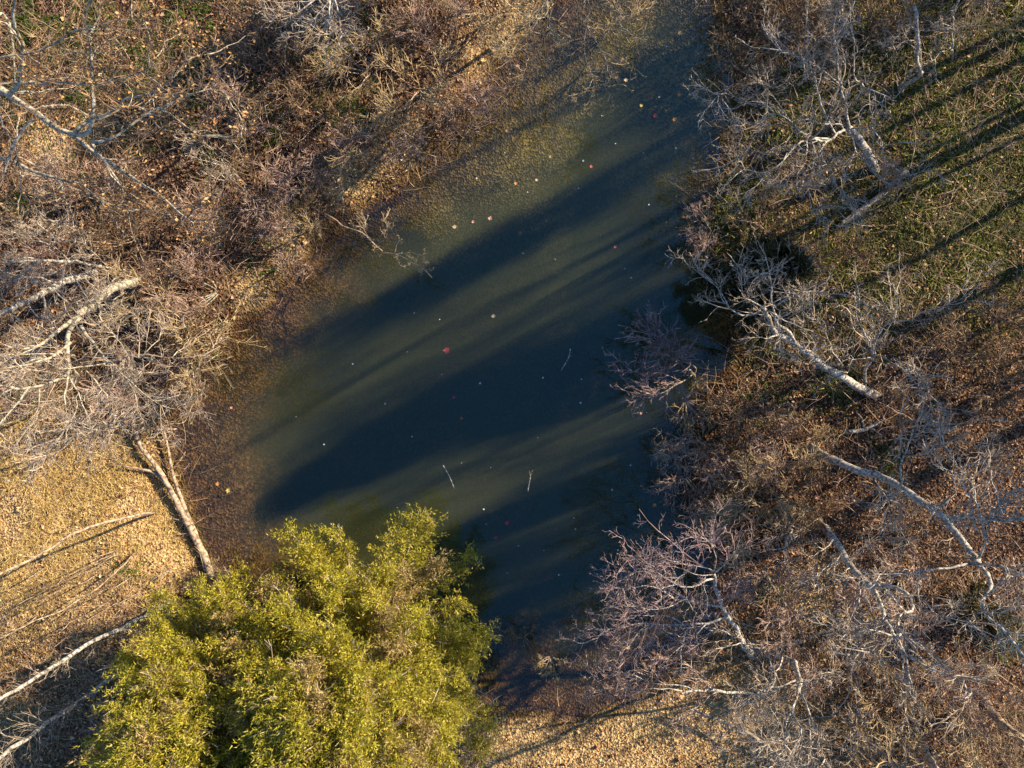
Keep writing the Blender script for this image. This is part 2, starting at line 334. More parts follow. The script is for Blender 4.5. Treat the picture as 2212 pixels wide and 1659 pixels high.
tag(obj('leaf_litter', mesh_np('leaf_litter', *leaf_quads(x, y, h, .025, .10, .5, .012)), M['brown_leaf'], floor), kind='stuff')
x, y, h = scatter(190000, lambda u, v, h: (h > .05) * np.clip(tanmix(u, v) * (.35 + .65 * sstep(.3, .6, vnoise(u, v, 45, 77))) + .02, 0, 1))
tag(obj('tan_leaf_litter', mesh_np('tan_leaf_litter', *leaf_quads(x, y, h, .025, .09, .5, .014)), M['tan_leaf'], floor), kind='stuff')
x, y, h = scatter(60000, lambda u, v, h: (h < .05) * (h > -.9) * np.clip(1.1 + h * 1.1, 0.05, 1) * .8 * (1 - .75 * blob(u, v, [(1180, 390, 130), (1330, 270, 130), (1430, 110, 110)], 100)))
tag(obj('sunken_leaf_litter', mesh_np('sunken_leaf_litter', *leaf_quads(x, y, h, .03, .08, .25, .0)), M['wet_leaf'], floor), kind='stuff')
# the 300 leaves that show largest: single curled leaves lying on the litter
LEAF = [(0, -.5), (.12, -.28), (.42, -.30), (.30, -.08), (.5, .12), (.26, .18), (.16, .34), (0, .55), (-.16, .34), (-.26, .18), (-.5, .12), (-.30, -.08), (-.42, -.30), (-.12, -.28)]
def leaf_mesh(name, size, curl, mat_):
    V = [(0, 0, 0)] + [(x * size, y * size, curl * size * (abs(x) * 1.2 + y * y) + rng.normal(0, .02) * size) for x, y in LEAF]
    k = len(LEAF); V += [(x_, y_, z_ - .004 * size / .1) for x_, y_, z_ in V]; o = k + 1
    F = []
    for i in range(k):
        j = (i + 1) % k; F += [(0, 1 + i, 1 + j), (o, o + 1 + j, o + 1 + i), (1 + i, o + 1 + i, o + 1 + j), (1 + i, o + 1 + j, 1 + j)]
    me = mesh_np(name, V, F); me.materials.append(mat_); return me
protos = [leaf_mesh('leaf', s, c, M[k]) for s, c, k in ((.11, .5, 'tan_leaf'), (.10, .7, 'tan_leaf'), (.10, .5, 'pink'), (.11, .6, 'brown_leaf'), (.10, .6, 'orange'))]
x, y, h = scatter(9000, lambda u, v, h: (h > .03) * np.clip(tan_w(u, v) + .25 * straw_w(u, v) + .06, 0, 1)); 
for i in range(300):
    o = obj('leaf', protos[rng.choice(5, p=[.36, .36, .06, .16, .06])], None, floor); o.location = (x[i], y[i], h[i] + .05)
    o.rotation_euler = (rng.normal(0, .45), rng.normal(0, .45), rng.uniform(0, 6.28)); s_ = rng.uniform(.8, 1.3); o.scale = (s_, s_, s_)
def blades(x, y, h, lmin, lmax, w, lean, dirbias=None, per=1):
    x = np.repeat(x, per) + rng.normal(0, .02, len(x) * per); y = np.repeat(y, per) + rng.normal(0, .02, len(y) * per); h = np.repeat(h, per); n_ = len(x)
    L = rng.uniform(lmin, lmax, n_); a = rng.uniform(0, 2 * math.pi, n_); d = np.stack([np.cos(a) * lean, np.sin(a) * lean, np.ones(n_)], 1) + rng.normal(0, .35, (n_, 3)) * np.array([1, 1, .2])
    if dirbias is not None: d = d + dirbias
    d = norm(d); s = norm(np.cross(d, rng.normal(0, 1, (n_, 3)))) * w; c = np.stack([x, y, h - .01], 1)
    m1 = c + d * L[:, None] * .55; dd = norm(d + np.stack([np.cos(a), np.sin(a), -rng.uniform(.2, 1.2, n_)], 1) * .6); tp = m1 + dd * L[:, None] * .5
    V = np.stack([c - s, c + s, m1 + s * .7, m1 - s * .7, tp], 1); i = np.arange(n_)[:, None] * 5
    F = np.concatenate([i + np.array([[0, 1, 2]]), i + np.array([[0, 2, 3]]), i + np.array([[3, 2, 4]])], 1).reshape(-1, 3); return V.reshape(-1, 3), F
x, y, h = scatter(260000, lambda u, v, h: (h > .03) * straw_w(u, v) ** 1.5 * .9 * sstep(.25, .6, vnoise(u, v, 60, 31)))
tag(obj('dry_grass', mesh_np('dry_grass', *blades(x, y, h, .08, .24, .0055, 1.6, per=3)), M['straw'], floor), kind='stuff')
GREEN = [(85, 190, 30), (20, 225, 40), (205, 215, 30), (600, 280, 26), (690, 200, 22), (560, 250, 30), (390, 245, 30), (180, 355, 30), (80, 460, 20), (95, 850, 22), (300, 1215, 16), (305, 1230, 12), (250, 20, 60), (130, 60, 60), (60, 130, 40), (320, 150, 50), (460, 220, 50),
         (590, 270, 25), (760, 250, 35), (850, 60, 25), (270, 650, 18), (390, 690, 20), (500, 740, 25), (700, 120, 40), (400, 30, 60), (330, 280, 40), (480, 330, 40), (2130, 1345, 45), (1660, 1280, 18), (1650, 880, 30), (1800, 830, 30), (1900, 980, 25), (620, 470, 22), (570, 560, 25), (150, 100, 70)]
x, y, h = scatter(420000, lambda u, v, h: (h > .03) * blob(u, v, GREEN, 25) * .5 * sstep(.35, .6, vnoise(u, v, 26, 41)))
tag(obj('green_grass', mesh_np('green_grass', *blades(x, y, h, .06, .22, .009, 1.0, per=3)), M['green_blade'], floor), kind='stuff')
x, y, h = scatter(130000, lambda u, v, h: (h > .03) * moss_w(u, v) * (.12 + .88 * sstep(.36, .66, .6 * vnoise(u, v, 75, 51) + .4 * vnoise(u, v, 28, 52))))
tag(obj('mossy_ground_cover', mesh_np('mossy_ground_cover', *blades(x, y, h, .06, .20, .012, 1.4, per=3)), M['moss'], floor), kind='stuff')
clump = lambda u, v, sd: .12 + .88 * sstep(.38, .68, .65 * vnoise(u, v, 95, sd) + .35 * vnoise(u, v, 38, sd + 9))
def brush(nn, dens, Lr, zr, rad, mat_, name):
    x, y, h = scatter(nn, dens); n_ = len(x); a = rng.uniform(0, 6.28, n_); st = np.stack([x, y, h + rng.uniform(0, zr, n_)], 1)
    d = np.stack([np.cos(a), np.sin(a), rng.normal(.15, .35, n_)], 1); L = rng.uniform(.3, 1, n_) * Lr
    sg_ = grow(st, d, L, np.full(n_, rad), [(2, .6, .5, .7)], bend=.2, up=0, K=3)
    return tag(obj(name, mesh_np(name, *seg_tubes(*sg_)), mat_, floor), kind='stuff')
brush(21000, lambda u, v, h: (h > -.1) * .6 * (1 - straw_w(u, v)) * (1 - .9 * tan_w(u, v)) * (1 - .5 * moss_w(u, v)) * clump(u, v, 61), .8, .5, .006, M['brown_twig'], 'brown_undergrowth')
brush(22000, lambda u, v, h: (h > -.12) * .55 * (1 - straw_w(u, v)) * (1 - .55 * moss_w(u, v)) * (1 - .95 * tan_w(u, v)) * clump(u, v, 62), 1.0, .7, .006, M['mauve_twig'], 'mauve_undergrowth')
brush(12000, lambda u, v, h: (h > -.1) * .5 * (1 - .8 * tan_w(u, v)) * clump(u, v, 63), 1.0, .5, .006, M['straw_twig'], 'straw_undergrowth')
brush(2500, lambda u, v, h: (h < -.05) * (h > -.5) * .5, .5, .05, .005, M['brown_twig'], 'sunken_twigs')

# ------------------------------------------------------------------ bare trees
def poly3(pts, z0, z1, pw=1.0):
    t = np.linspace(0, 1, len(pts)) ** pw; return np.array([P(u, v, z0 + (z1 - z0) * k) for (u, v), k in zip(pts, t)])
SECOND = {}
def bare_tree(name, label, cat, trunk, limbs, bark='pale_bark', twig='pale_twig', dens=6.0, tl=.8, tr=.008, levels=((5, .7, .55, .7), (3, .7, .6, .75)), group=None, leaves=0, lean_up=.05, fine=.63):
    """trunk/limbs: (points in photo coordinates, z at start, z at end, radius start, radius end)."""
    q0 = smooth_poly(poly3(*trunk[:3]))
    base = q0[0].copy(); base[2] = g1(base[0], base[1]) - .12; q0[0][2] = base[2]
    root = empty(name, tuple(base)); tag(root, label, cat, group)
    t = obj('trunk', poly_mesh('trunk', poly_tube(q0 - base, trunk[3] * (fine + .14), trunk[4] * (fine + .06), 10, .10, flare=1)), M[bark], root)
    def add_twigs(q, parent, k=1.0, lo=.15, extra=()):
        L = np.linalg.norm(np.diff(q, axis=0), axis=1).sum(); n_ = max(3, int(L * dens * k * 1.15))
        s = grow(*along(q, n_, .8, tl, tr * .85, lo), list(levels), bend=.25, up=lean_up)
        big = grow(*along(q, max(2, int(L * 1.9 * k)), .75, tl * 1.9, tr * 1.5, lo), [(5, .75, .5, .6)] + list(levels)[1:] + [(2, .6, .6, .8)], bend=.24, up=lean_up, K=6)
        more = [grow(*along(e, 5, .8, tl * .8, tr * .8, .15), list(levels), bend=.25, up=lean_up) for e in extra]
        s = tuple(np.concatenate(a_) for a_ in zip(s, big, *more))
        tag(obj('twigs', mesh_np('twigs', *seg_tubes(*s)), M[twig], parent), kind='stuff')
        if leaves:
            nl = int(L * leaves); i = rng.integers(0, len(s[0]), nl); c = s[1][i] + rng.normal(0, .05, (nl, 3)); V, F = leaf_quads(c[:, 0], c[:, 1], c[:, 2], .045, .085, .8, 0)
            tag(obj('clinging_leaves', mesh_np('clinging_leaves', V, F), M['clinging_leaf'], parent), kind='stuff')
    add_twigs(q0 - base, t, .35, .45)
    for lb in limbs:
        q = smooth_poly(poly3(*lb[:3]), wob=.03) - base
        o = obj('limb', poly_mesh('limb', poly_tube(q, lb[3] * fine, lb[4] * fine, 7, .11)), M[bark], root)
        Lq = np.linalg.norm(np.diff(q, axis=0), axis=1).sum(); nb = int(np.clip(round(Lq * 1.3), 1, 5)) if len(limbs) > 2 else 1
        bst, bd, bL, _ = along(q, nb, .85, min(.55, .75 * tl) + .3 * Lq, .01, .15, .95); bq = []
        for k in range(nb):
            p_, d_ = bst[k], bd[k]; pts = [p_]; st_ = min(bL[k], 1.7) / 7
            for i_ in range(7): d_ = norm(d_ + rng.normal(0, .27, 3) + np.array([0, 0, .04])); p_ = p_ + d_ * st_; pts.append(p_)
            bq.append(np.array(pts)); rb_ = min(lb[3] * fine * .55, .019)
            obj('branch', poly_mesh('branch', poly_tube(bq[-1], max(rb_, .009), .004, 5, .1)), M[bark], o)
        add_twigs(q, o, extra=bq)
    return root

bare_tree('leafy_oak_tree', 'grey oak at top left corner, its spreading limbs still holding dry tan leaves', 'tree',
    ([(-150, 240), (-170, 200), (-190, 150), (-230, 90)], 0, 7.5, .17, .09),
    [([(-160, 175), (-60, 165), (0, 195), (110, 265), (210, 330), (300, 390), (360, 440), (415, 485)], 4.2, 6.4, .11, .012),
     ([(200, 307), (240, 297), (277, 277), (330, 237), (393, 213), (480, 197), (520, 240)], 6.3, 6.6, .035, .006),
     ([(160, 290), (233, 240), (277, 213), (333, 203), (390, 150), (420, 110)], 6.2, 6.9, .035, .006),
     ([(150, 290), (193, 267), (200, 150), (195, 83), (193, 27), (213, -20)], 6.0, 7.4, .05, .015),
     ([(20, 205), (37, 187), (50, 127), (40, 60), (30, -20)], 5.8, 7.4, .05, .02),
     ([(-60, 60), (10, 30), (25, 90), (33, 182)], 6.6, 6.0, .04, .015),
     ([(30, 182), (83, 173), (147, 180), (217, 177), (290, 167), (350, 130)], 6.0, 6.8, .03, .006),
     ([(-20, 210), (0, 253), (20, 300), (37, 343), (47, 417), (43, 483)], 5.8, 5.2, .025, .008),
     ([(73, 257), (43, 300), (23, 343), (3, 397), (-20, 450)], 6.0, 5.4, .035, .012),
     ([(-30, 340), (47, 360), (123, 383), (173, 405), (233, 430), (300, 450), (370, 465)], 4.4, 5.0, .045, .01),
     ([(200, 310), (213, 337), (240, 370), (263, 403), (277, 447), (287, 500), (310, 560)], 6.2, 5.2, .03, .006),
     ([(-20, 130), (60, 115), (130, 90), (210, 60), (300, 40)], 6.4, 7.2, .025, .006),
     ([(200, 265), (290, 230), (350, 270), (420, 290), (500, 300)], 5.8, 6.2, .022, .005)],
    bark='oak_bark', fine=.8, twig='brown_twig', dens=2.2, leaves=34, tl=.7)
bare_tree('forked_tree', 'pale forked tree leaning out at the left edge above the tan bank', 'tree',
    ([(302, 604), (290, 610), (240, 623), (207, 650), (173, 683)], .3, 4.2, .14, .085),
    [([(173, 683), (150, 740), (147, 803), (110, 825), (47, 840), (-20, 832)], 4.2, 6.2, .075, .02),
     ([(173, 683), (100, 735), (40, 770), (-20, 795)], 4.2, 5.8, .065, .02),
     ([(175, 705), (200, 757), (240, 790), (270, 812), (290, 850), (300, 880)], 4.4, 5.6, .05, .008),
     ([(152, 740), (85, 780), (-20, 805)], 4.9, 6.2, .045, .012),
     ([(210, 655), (225, 693), (265, 760), (272, 800)], 3.6, 5.0, .03, .006),
     ([(147, 803), (143, 860), (150, 900), (120, 960)], 5.6, 6.4, .03, .006),
     ([(60, 838), (30, 880), (0, 920), (-20, 940)], 5.9, 6.5, .025, .006),
     ([(147, 810), (170, 850), (185, 900), (215, 950)], 5.6, 6.2, .022, .005),
     ([(230, 785), (280, 770), (335, 768), (350, 790)], 5.0, 5.4, .02, .005),
     ([(268, 812), (310, 850), (350, 875), (385, 890), (395, 880)], 5.2, 5.2, .02, .005),
     ([(85, 842), (90, 880), (60, 930), (70, 975)], 6.0, 6.4, .02, .005),
     ([(185, 800), (215, 840), (250, 900), (275, 935)], 5.4, 5.8, .02, .005)],
    twig='pale_twig', bark='oak_bark', dens=4.6, tl=.7, fine=.68)
bare_tree('slanting_tree', 'thinner pale tree slanting out of frame just above the forked tree', 'tree',
    ([(218, 583), (130, 613), (67, 647), (0, 677), (-60, 700)], .3, 5.5, .09, .05),
    [([(90, 633), (95, 670), (80, 730), (65, 780)], 2.6, 4.0, .03, .006), ([(60, 650), (90, 690), (150, 670), (200, 650)], 3.2, 4.0, .025, .005), ([(130, 612), (60, 600), (0, 615)], 2.0, 3.6, .03, .008),
     ([(30, 660), (60, 620), (120, 590), (170, 600)], 3.8, 4.2, .02, .005), ([(110, 620), (140, 650), (190, 655), (240, 640)], 2.2, 3.0, .02, .005)], dens=4.5, tl=.6, bark='pale_bark', fine=.72)
bare_tree('slender_tree', 'slender pale stem lying almost level at the left edge under the oak', 'tree',
    ([(300, 590), (190, 572), (150, 564), (60, 566), (-30, 570)], .3, 4.0, .05, .03),
    [([(150, 564), (110, 530), (60, 510), (0, 500)], 1.9, 3.4, .02, .005), ([(90, 565), (50, 590), (0, 590)], 2.6, 3.4, .02, .005), ([(240, 580), (200, 540), (150, 500)], 1.0, 2.4, .02, .005)], dens=5.5, tl=.6)
bare_tree('leaning_white_tree', 'white-barked tree leaning toward the pond from the right bank with forked trunk', 'tree',
    ([(1912, 866), (1864, 840), (1811, 810), (1761, 776), (1721, 746), (1674, 713), (1658, 686), (1651, 668)], .2, 4.2, .15, .055),
    [([(1721, 746), (1694, 710), (1674, 683), (1668, 655), (1660, 600), (1655, 553)], 2.9, 5.2, .06, .008),
     ([(1678, 724), (1648, 731), (1614, 730)], 3.4, 4.2, .03, .006),
     ([(1655, 668), (1614, 650), (1601, 636), (1608, 596), (1621, 558)], 4.1, 5.2, .028, .005),
     ([(1655, 668), (1688, 693), (1734, 710), (1758, 740), (1760, 760)], 4.1, 4.4, .026, .005),
     ([(1645, 672), (1604, 672), (1574, 663), (1561, 630), (1508, 583), (1476, 553), (1472, 535)], 4.0, 4.4, .024, .006),
     ([(1866, 840), (1871, 806), (1880, 770), (1880, 743), (1861, 713), (1848, 683), (1844, 630)], .6, 3.6, .06, .012),
     ([(1880, 743), (1894, 726), (1921, 696), (1934, 676), (1941, 643), (1958, 620)], 2.4, 4.0, .04, .006),
     ([(1880, 772), (1841, 776), (1824, 810)], 1.8, 2.4, .02, .005), ([(1882, 768), (1908, 766), (1934, 783), (1974, 783), (1991, 816)], 1.9, 3.0, .028, .006),
     ([(1921, 696), (1968, 686), (1994, 673), (2041, 663), (2095, 630), (2110, 600)], 3.0, 4.2, .028, .006),
     ([(1740, 758), (1735, 690), (1730, 640), (1740, 610)], 2.7, 4.0, .018, .005), ([(1820, 790), (1800, 750), (1785, 720), (1765, 690), (1740, 640)], 1.4, 3.2, .03, .006),
     ([(1660, 660), (1700, 640), (1735, 625), (1770, 640)], 4.2, 4.6, .018, .004), ([(1850, 640), (1870, 660), (1910, 670)], 3.2, 3.6, .014, .004)],
    dens=3.0, tl=.5, levels=((4, .8, .55, .7), (3, .8, .55, .75)))
bare_tree('crooked_tree', 'long crooked grey tree running to the right edge with curling white branches', 'tree',
    ([(1728, 958), (1758, 970), (1808, 996), (1858, 1016), (1908, 1033), (1951, 1056), (1994, 1086), (2021, 1106), (2061, 1139), (2084, 1173), (2104, 1203), (2114, 1219)], .1, 5.6, .12, .075),
    [([(2114, 1219), (2141, 1266), (2128, 1293), (2131, 1333), (2161, 1366), (2215, 1425)], 5.6, 6.8, .06, .03),
     ([(1941, 1053), (1941, 1020), (1964, 960), (1991, 910), (2001, 860), (2008, 838)], 3.0, 5.4, .04, .012),
     ([(2008, 838), (1980, 830), (1950, 850)], 5.4, 5.8, .014, .004), ([(2004, 850), (2030, 880), (2060, 900)], 5.3, 5.6, .014, .004),
     ([(2110, 1150), (2090, 1070), (2054, 1016), (2008, 996)], 5.2, 6.2, .03, .006),
     ([(2054, 1126), (2101, 1113), (2141, 1119), (2230, 1127)], 4.9, 6.2, .05, .03),
     ([(2114, 1206), (2125, 1166), (2118, 1123), (2108, 1090), (2080, 1040)], 5.5, 6.4, .035, .008),
     ([(2108, 1219), (2054, 1226), (1974, 1233), (1908, 1243), (1870, 1240)], 5.5, 6.0, .04, .008),
     ([(2114, 1219), (2161, 1229), (2225, 1256)], 5.6, 6.4, .04, .02), ([(2135, 1285), (2175, 1250), (2225, 1230)], 6.0, 6.6, .03, .015),
     ([(2120, 1125), (2161, 1100), (2181, 1066), (2225, 1050)], 5.2, 6.2, .045, .025), ([(2054, 1016), (2060, 1060), (2040, 1100), (2060, 1130)], 6.0, 6.0, .018, .005),
     ([(1860, 1018), (1900, 1060), (1920, 1100)], 1.6, 2.6, .03, .006), ([(1951, 1060), (1930, 1070), (1905, 1070)], 3.1, 3.6, .022, .005),
     ([(2140, 1330), (2190, 1310), (2225, 1290)], 6.2, 6.6, .02, .006), ([(2060, 1030), (2100, 1000), (2140, 1010), (2130, 1060)], 6.0, 6.4, .016, .005)],
    dens=3.6, tl=.5, levels=((4, .9, .55, .7), (2, .9, .6, .75)))
bare_tree('gnarled_tree', 'gnarled pale tree right of the bottom thicket with a looping crooked limb', 'tree',
    ([(1764, 1113), (1781, 1143), (1808, 1176), (1828, 1209), (1858, 1243), (1881, 1266)], .2, 3.8, .11, .08),
    [([(1881, 1266), (1901, 1296), (1911, 1339), (1924, 1373), (1948, 1406), (1968, 1473), (1974, 1523)], 3.8, 6.0, .07, .02),
     ([(1884, 1264), (1941, 1273), (1971, 1293), (1964, 1319), (1941, 1333), (1948, 1369), (1980, 1400)], 3.8, 5.6, .06, .02),
     ([(1799, 1166), (1780, 1190), (1758, 1208)], 1.6, 2.2, .03, .006), ([(1770, 1120), (1740, 1140), (1720, 1160)], .8, 1.6, .02, .005),
     ([(1856, 1245), (1860, 1290), (1862, 1335), (1900, 1360)], 3.2, 4.4, .03, .006), ([(1948, 1369), (1910, 1390), (1870, 1406)], 5.2, 5.4, .035, .008),
     ([(1930, 1380), (1985, 1430), (2060, 1460), (2120, 1475)], 5.2, 6.4, .035, .008), ([(1830, 1210), (1860, 1190), (1900, 1160), (1915, 1120)], 2.6, 3.8, .02, .005),
     ([(1818, 1195), (1780, 1230), (1760, 1270)], 2.2, 3.0, .018, .004), ([(1950, 1370), (2000, 1360), (2050, 1330)], 5.2, 5.8, .02, .005), ([(1925, 1373), (1880, 1360), (1830, 1370), (1790, 1350)], 4.9, 5.2, .025, .005)],
    dens=6.0, tl=.7)
bare_tree('spreading_tree', 'low spreading tree with bright tangled limbs in the upper right above the moss', 'tree',
    ([(1897, 380), (1884, 350), (1868, 318), (1834, 275)], .1, 2.6, .15, .09),
    [([(1834, 273), (1828, 233), (1821, 193), (1811, 133), (1801, 83), (1808, -20)], 2.6, 5.4, .05, .012),
     ([(1834, 273), (1774, 267), (1728, 257)], 2.6, 3.6, .035, .008),
     ([(1836, 280), (1804, 290), (1784, 301), (1744, 300), (1708, 323), (1688, 350), (1654, 370), (1611, 370), (1581, 397)], 2.5, 4.2, .05, .008),
     ([(1654, 370), (1637, 400), (1615, 415)], 3.8, 4.1, .016, .004), ([(1742, 301), (1738, 333), (1734, 360), (1724, 377), (1728, 407)], 3.1, 3.8, .024, .005),
     ([(1748, 300), (1754, 340), (1748, 383), (1751, 420), (1764, 467)], 3.1, 4.0, .026, .005), ([(1790, 300), (1741, 293), (1701, 260), (1661, 230), (1608, 213), (1568, 200), (1555, 222), (1580, 260)], 2.9, 4.4, .034, .006),
     ([(1708, 265), (1681, 217), (1654, 187), (1631, 153)], 3.6, 4.6, .018, .005), ([(1834, 277), (1871, 280), (1881, 273), (1874, 233), (1888, 223)], 2.6, 3.6, .03, .006),
     ([(1881, 273), (1911, 307), (1911, 343), (1944, 370), (1960, 390)], 2.9, 3.8, .024, .005), ([(1834, 283), (1844, 327), (1868, 350), (1894, 377), (1920, 400)], 2.7, 3.6, .035, .008),
     ([(1844, 333), (1828, 367), (1821, 407), (1834, 433)], 3.0, 3.6, .022, .005), ([(1804, 290), (1781, 240), (1774, 207), (1761, 160), (1724, 127), (1688, 113), (1661, 77), (1640, 40)], 2.8, 5.2, .04, .008),
     ([(1831, 233), (1861, 187), (1844, 157), (1838, 90), (1818, 43), (1808, 0)], 3.4, 5.4, .028, .008), ([(1811, 180), (1761, 143), (1721, 117)], 3.6, 4.6, .02, .006),
     ([(1790, 300), (1770, 330), (1790, 360), (1800, 400), (1830, 440)], 3, 3.6, .024, .005), ([(1700, 330), (1680, 380), (1690, 430)], 3.5, 3.8, .018, .004),
     ([(1861, 187), (1900, 200), (1930, 215), (1950, 200)], 3.8, 4.4, .02, .005), ([(1560, 215), (1580, 240), (1600, 270), (1610, 300)], 4.3, 4.2, .012, .004), ([(1611, 370), (1590, 340), (1560, 320)], 4, 4.2, .014, .004)],
    dens=3.2, tl=.5, levels=((4, .8, .55, .7), (3, .8, .55, .75)))
bare_tree('snapped_tree', 'pale snapped stem bending up to the top edge in the upper right', 'tree',
    ([(1935, 212), (1954, 187), (1984, 167), (1988, 153), (1981, 127), (1983, 93), (1978, 20)], .2, 4.2, .06, .045),
    [([(1981, 80), (1968, 60), (1970, 35)], 3, 3.8, .02, .006), ([(1984, 110), (1950, 90), (1930, 115)], 2.6, 3.2, .015, .004)], dens=2.5, tl=.5)
bare_tree('thin_kinked_tree', 'thin kinked stem with few twigs near the top right corner', 'tree',
    ([(2062, 135), (2056, 115), (2055, 95), (2060, 45), (2075, -20)], .2, 4.0, .03, .02), [([(2055, 100), (2030, 115), (2018, 135)], 1.6, 2.4, .015, .004), ([(2060, 60), (2040, 50), (2010, 55)], 2.4, 3, .014, .004)], dens=2, tl=.4)
bare_tree('twiggy_tree', 'tree with lacy purplish twigs hanging over the lower right end of the pond', 'tree',
    ([(1625, 1420), (1600, 1375), (1571, 1333), (1550, 1290), (1541, 1236)], .2, 4.6, .09, .04),
    [([(1571, 1333), (1530, 1345), (1474, 1353), (1400, 1349), (1354, 1356), (1284, 1366)], 2.6, 4.2, .04, .006), ([(1400, 1349), (1380, 1366), (1350, 1403), (1330, 1426)], 3.6, 4.2, .018, .004),
     ([(1558, 1310), (1510, 1306), (1474, 1296), (1437, 1283), (1390, 1276), (1320, 1269)], 3.2, 4.8, .035, .005), ([(1474, 1296), (1440, 1310), (1400, 1312), (1350, 1310)], 3.9, 4.6, .02, .004),
     ([(1541, 1250), (1510, 1260), (1474, 1263), (1424, 1243), (1364, 1199)], 4.4, 5.2, .03, .005), ([(1541, 1236), (1500, 1225), (1450, 1210), (1420, 1180)], 4.6, 5.4, .022, .004),
     ([(1541, 1236), (1545, 1200), (1530, 1170), (1500, 1160)], 4.6, 5.4, .022, .004), ([(1541, 1240), (1575, 1200), (1590, 1170)], 4.6, 5.4, .02, .004), ([(1541, 1240), (1500, 1245), (1470, 1225)], 4.6, 5.2, .02, .004),
     ([(1530, 1345), (1500, 1380), (1460, 1400), (1430, 1440)], 3, 3.8, .02, .004), ([(1437, 1283), (1420, 1250), (1380, 1240), (1330, 1235)], 4.2, 4.8, .016, .004), ([(1480, 1353), (1440, 1330), (1390, 1330), (1310, 1330)], 3.2, 4.2, .018, .004)],
    twig='purple_twig', dens=6.5, tl=.6, tr=.0065, levels=((4, .7, .55, .7), (3, .7, .6, .75)))
bare_tree('multi_stemmed_tree', 'pale multi-stemmed tree among the tan leaves at the bottom right', 'tree',
    ([(1654, 1399), (1688, 1419), (1718, 1429), (1728, 1466), (1724, 1496)], .2, 3.6, .07, .05),
    [([(1724, 1496), (1705, 1550), (1688, 1599), (1660, 1665)], 3.6, 5.6, .045, .012), ([(1726, 1496), (1748, 1539), (1751, 1606), (1748, 1670)], 3.6, 5.4, .04, .012),
     ([(1718, 1470), (1690, 1480), (1640, 1500), (1560, 1545)], 3, 4.2, .03, .006), ([(1690, 1420), (1680, 1450), (1672, 1480), (1640, 1510), (1600, 1560)], 1.8, 3.6, .03, .008), ([(1732, 1500), (1760, 1580), (1790, 1660)], 3.8, 5.4, .025, .006),
     ([(1710, 1540), (1730, 1590), (1700, 1660)], 4.4, 5.6, .025, .006), ([(1724, 1475), (1770, 1470), (1800, 1450)], 3.2, 3.8, .02, .005), ([(1690, 1600), (1660, 1600), (1620, 1650)], 5, 5.6, .02, .005), ([(1654, 1399), (1610, 1390), (1560, 1360), (1505, 1362)], .8, 1.8, .04, .008)],
    dens=5, tl=.65)
bare_tree('low_arching_tree', 'low arching tree reaching left across the shallow brown water at the bottom', 'tree',
    ([(1660, 1500), (1600, 1495), (1540, 1492), (1474, 1493)], .2, 1.9, .05, .03),
    [([(1474, 1493), (1424, 1486), (1364, 1486), (1300, 1489), (1280, 1500)], 1.9, 2.4, .025, .005), ([(1500, 1492), (1450, 1480), (1404, 1473), (1360, 1453), (1304, 1449), (1268, 1468)], 1.7, 2.8, .022, .005), ([(1560, 1492), (1500, 1530), (1440, 1560)], 1.2, 2, .02, .005), ([(1540, 1490), (1490, 1440), (1440, 1420), (1400, 1440)], 1.4, 2.6, .02, .004)],
    twig='mauve_twig', dens=7, tl=.5)
bare_tree('tan_trunk_tree', 'smooth tan trunk leaving the frame at the bottom right', 'tree',
    ([(1968, 1560), (1994, 1612), (2025, 1670), (2080, 1770)], .2, 4.5, .14, .10), [([(1990, 1600), (2040, 1560), (2080, 1530)], 1, 2, .03, .006), ([(2080, 1770), (2150, 1850), (2240, 1900)], 4.5, 7, .07, .02), ([(2010, 1640), (1960, 1660), (1900, 1640)], 1.6, 2.6, .02, .005)], bark='tan_bark', twig='straw_twig', dens=3)
bare_tree('shadowed_trunk_tree', 'darker leaning trunk near the bottom right corner beside the smooth tan one', 'tree',
    ([(2112, 1496), (2158, 1556), (2215, 1601), (2300, 1680)], .2, 5, .13, .09), [([(2140, 1530), (2190, 1510), (2230, 1480)], 1, 2.2, .025, .006), ([(2150, 1545), (2130, 1600), (2150, 1670)], 1.2, 2.4, .025, .006)], bark='tan_bark', twig='straw_twig', dens=4)
bare_tree('overhanging_sapling', 'thin straw-coloured sapling dipping over the water from the left bank', 'sapling',
    ([(690, 455), (720, 475), (790, 510), (825, 545)], .3, 1.4, .03, .015), [([(825, 545), (870, 555), (905, 575), (930, 598)], 1.4, 1.7, .014, .004), ([(815, 535), (790, 500), (800, 460)], 1.3, 1.9, .012, .003), ([(825, 545), (860, 545), (920, 550)], 1.4, 1.9, .01, .003), ([(810, 530), (840, 500), (830, 470)], 1.3, 2, .01, .003)], bark='tan_bark', twig='straw_twig', dens=5, tl=.24, tr=.005)
bare_tree('white_topped_tree', 'bleached crown tip hanging in from the top edge, left of centre', 'tree',
    ([(700, 90), (705, 60), (712, 20), (730, -60)], .3, 7.6, .05, .04), [([(712, 10), (690, -10), (650, 20), (625, 38), (590, 46)], 6.6, 7, .03, .005), ([(713, 0), (708, 35), (720, 60), (737, 88)], 6.6, 6.8, .026, .005), ([(720, -10), (735, 30), (752, 70)], 6.8, 6.8, .02, .004), ([(716, -10), (690, 20), (680, 60)], 6.8, 6.8, .018, .004)], dens=6, tl=.5)
